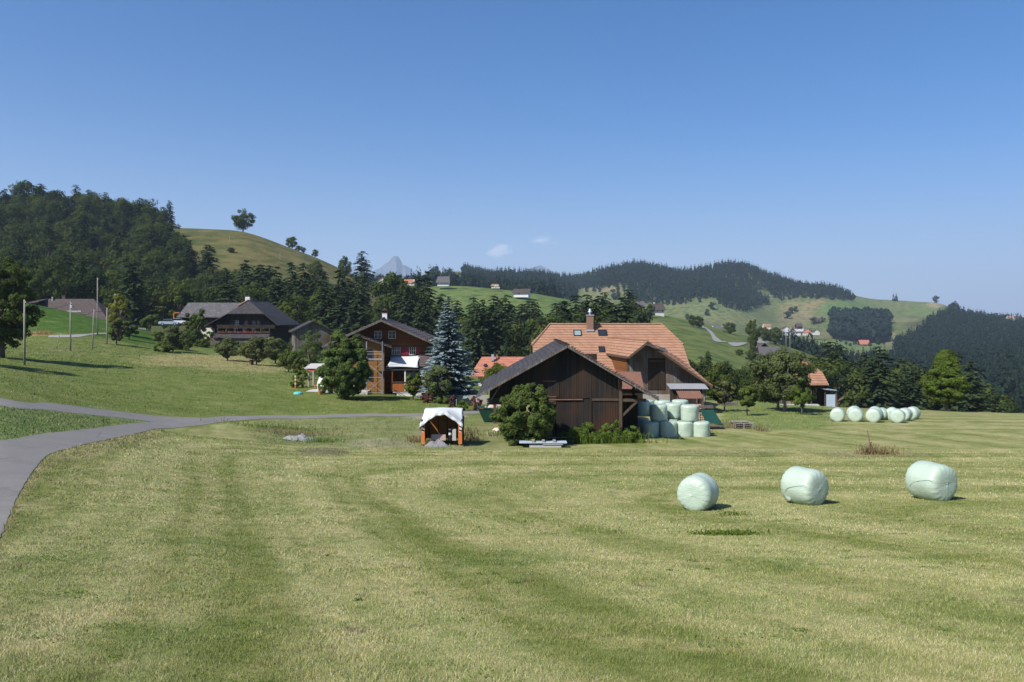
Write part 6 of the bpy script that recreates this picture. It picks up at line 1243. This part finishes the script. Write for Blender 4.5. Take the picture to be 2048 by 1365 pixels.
o = thing('plank_stack', 'grey planks lying in the orchard grass left of the apple tree', 'plank stack', tuple(at(1462, 812, 88)));  MB().box(-1.0, .8, 0, .6, 0, .35).build('planks', M_GREYP, o); MB().beam((-1.5, 0, .05), (-.7, .3, .6), .2, .06).build('leaning_plank', M_BEAM, o)

# ---------------------------------------------------------------- bird, mountain, clouds, haze
o = MB(); o.add([(-.9, 0, .25), (-.3, .1, .1), (0, -.35, 0), (.3, .1, .12), (.9, .05, .3), (0, .45, 0), (0, 0, .12), (0, 0, -.1)], [(0, 1, 6), (1, 5, 6), (1, 6, 2), (2, 6, 3), (3, 6, 5), (3, 6, 4), (0, 1, 7), (1, 2, 7), (2, 3, 7), (3, 4, 7), (1, 5, 7), (3, 5, 7)])
o = o.build('bird', M_BLACK); o.location = W(901, 427, 600); tag(o, 'tiny dark bird gliding in the open sky', 'bird')
def mountain(name, label, prof, d0, seed, depth=900):
    nx, ny = 160, 60; V = np.zeros((ny+1, nx+1, 3)); px = np.linspace(prof[0][0], prof[-1][0], nx+1)
    top = (HY-np.interp(px, [p[0] for p in prof], [p[1] for p in prof]))*d0/F
    for j in range(ny+1):
        t = -1+2*j/ny; y = d0+t*depth; e = np.maximum(0, 1-abs(t)**1.15); x = (px-1024)*d0/F
        rid = 60*np.abs(np.sin(x/130+seed+t*3))+35*np.abs(np.sin(x/47+t*7))
        V[j, :, 0] = x+t*80; V[j, :, 1] = y+rid*.8; V[j, :, 2] = -60+(top+60)*e-(rid*(abs(t) > .02)*min(1, abs(t)*5))*e
    n = nx+1; i, j = np.meshgrid(np.arange(nx), np.arange(ny)); a = (j*n+i).ravel()
    q = N('haze_tinted_rock'); n1 = q.noise(q.scale(q.pos(), (1, 1, .3)), .012, 5, .65); q.bump(n1, .8, 40)  # bluish rock colour carries part of the distance haze
    o = link(name, mesh_np(name, V.reshape(-1, 3), np.stack([a, a+1, a+n+1, a+n], 1)), q.out(q.mix(q.ramp(n1, .4, .65), (.04, .05, .07), (.12, .125, .15)), .95, spec=.05)); tag(o, label, 'mountain', kind='structure')
mountain('mountain', 'blue grey rock peak far behind the hills', [(735,560),(748,541),(757,537),(766,529),(777,523),(783,515),(789,512.5),(796,513),(800,519),(804,529),(811,531),(818,535),(830,548),(850,560)], 12000, 1)
mountain('distant_range', 'faint blue mountain range in the gap of the far ridge', [(960,565),(1000,548),(1010,545),(1022,549),(1035,547),(1050,541),(1062,536),(1080,530),(1110,545),(1140,565)], 13000, 2, 600)
def cloud(px, py, wpx, hpx_, lb, dens, seed):
    import bmesh
    d = 16500.0; c_ = W(px, py, d); bm = bmesh.new(); bmesh.ops.create_icosphere(bm, subdivisions=3, radius=1); me = bpy.data.meshes.new('cloud'); bm.to_mesh(me); bm.free()
    q = bpy.data.materials.new('cloud_vapour'); q.use_nodes = True; t = q.node_tree; t.nodes.clear(); out = t.nodes.new('ShaderNodeOutputMaterial'); vo = t.nodes.new('ShaderNodeVolumePrincipled'); tc = t.nodes.new('ShaderNodeTexCoord'); no = t.nodes.new('ShaderNodeTexNoise'); no.inputs['Scale'].default_value = 1.9; no.inputs['Detail'].default_value = 5; no.inputs['Roughness'].default_value = .6
    ln = t.nodes.new('ShaderNodeVectorMath'); ln.operation = 'LENGTH'; ad = t.nodes.new('ShaderNodeVectorMath'); ad.operation = 'ADD'; ad.inputs[1].default_value = (seed*3.1, seed, 0)
    t.links.new(tc.outputs['Object'], ln.inputs[0]); t.links.new(tc.outputs['Object'], ad.inputs[0]); t.links.new(ad.outputs[0], no.inputs['Vector'])
    m1 = t.nodes.new('ShaderNodeMath'); m1.operation = 'MULTIPLY_ADD'; m1.inputs[1].default_value = 2.4; m1.inputs[2].default_value = -.55; t.links.new(no.outputs[0], m1.inputs[0])
    m2 = t.nodes.new('ShaderNodeMath'); m2.operation = 'SUBTRACT'; t.links.new(m1.outputs[0], m2.inputs[0]); t.links.new(ln.outputs['Value'], m2.inputs[1]); m3 = t.nodes.new('ShaderNodeMath'); m3.operation = 'MULTIPLY'; m3.use_clamp = False; t.links.new(m2.outputs[0], m3.inputs[0]); m3.inputs[1].default_value = dens
    m4 = t.nodes.new('ShaderNodeMath'); m4.operation = 'MAXIMUM'; m4.inputs[1].default_value = 0; t.links.new(m3.outputs[0], m4.inputs[0]); t.links.new(m4.outputs[0], vo.inputs['Density']); vo.inputs['Color'].default_value = (.95, .95, .95, 1); t.links.new(vo.outputs[0], out.inputs['Volume'])
    o = link('cloud', me, q, None, tuple(c_)); o.scale = (wpx/2*d/F, 250, hpx_/2*d/F); tag(o, lb, 'cloud', kind='stuff')
cloud(998, 502, 76, 46, 'small white puff cloud low in the sky', .013, 1); cloud(1085, 481, 84, 30, 'faint thin cloud right of the small puff', .005, 2)
def haze():
    zmin = float(min(ZT.min(), -70))-2; o = MB().box(-11000, 11000, -120, 15000, zmin, 1150).build('haze', None)
    q = bpy.data.materials.new('haze_air'); q.use_nodes = True; t = q.node_tree; t.nodes.clear(); out = t.nodes.new('ShaderNodeOutputMaterial'); vo = t.nodes.new('ShaderNodeVolumePrincipled')
    vo.inputs['Color'].default_value = (.60, .74, .96, 1); vo.inputs['Density'].default_value = HAZE; vo.inputs['Anisotropy'].default_value = .1; t.links.new(vo.outputs[0], out.inputs['Volume']); o.data.materials.append(q)
    tag(o, 'thin blue summer haze', kind='stuff'); print('haze box', zmin)
HAZE = 8e-5
haze()
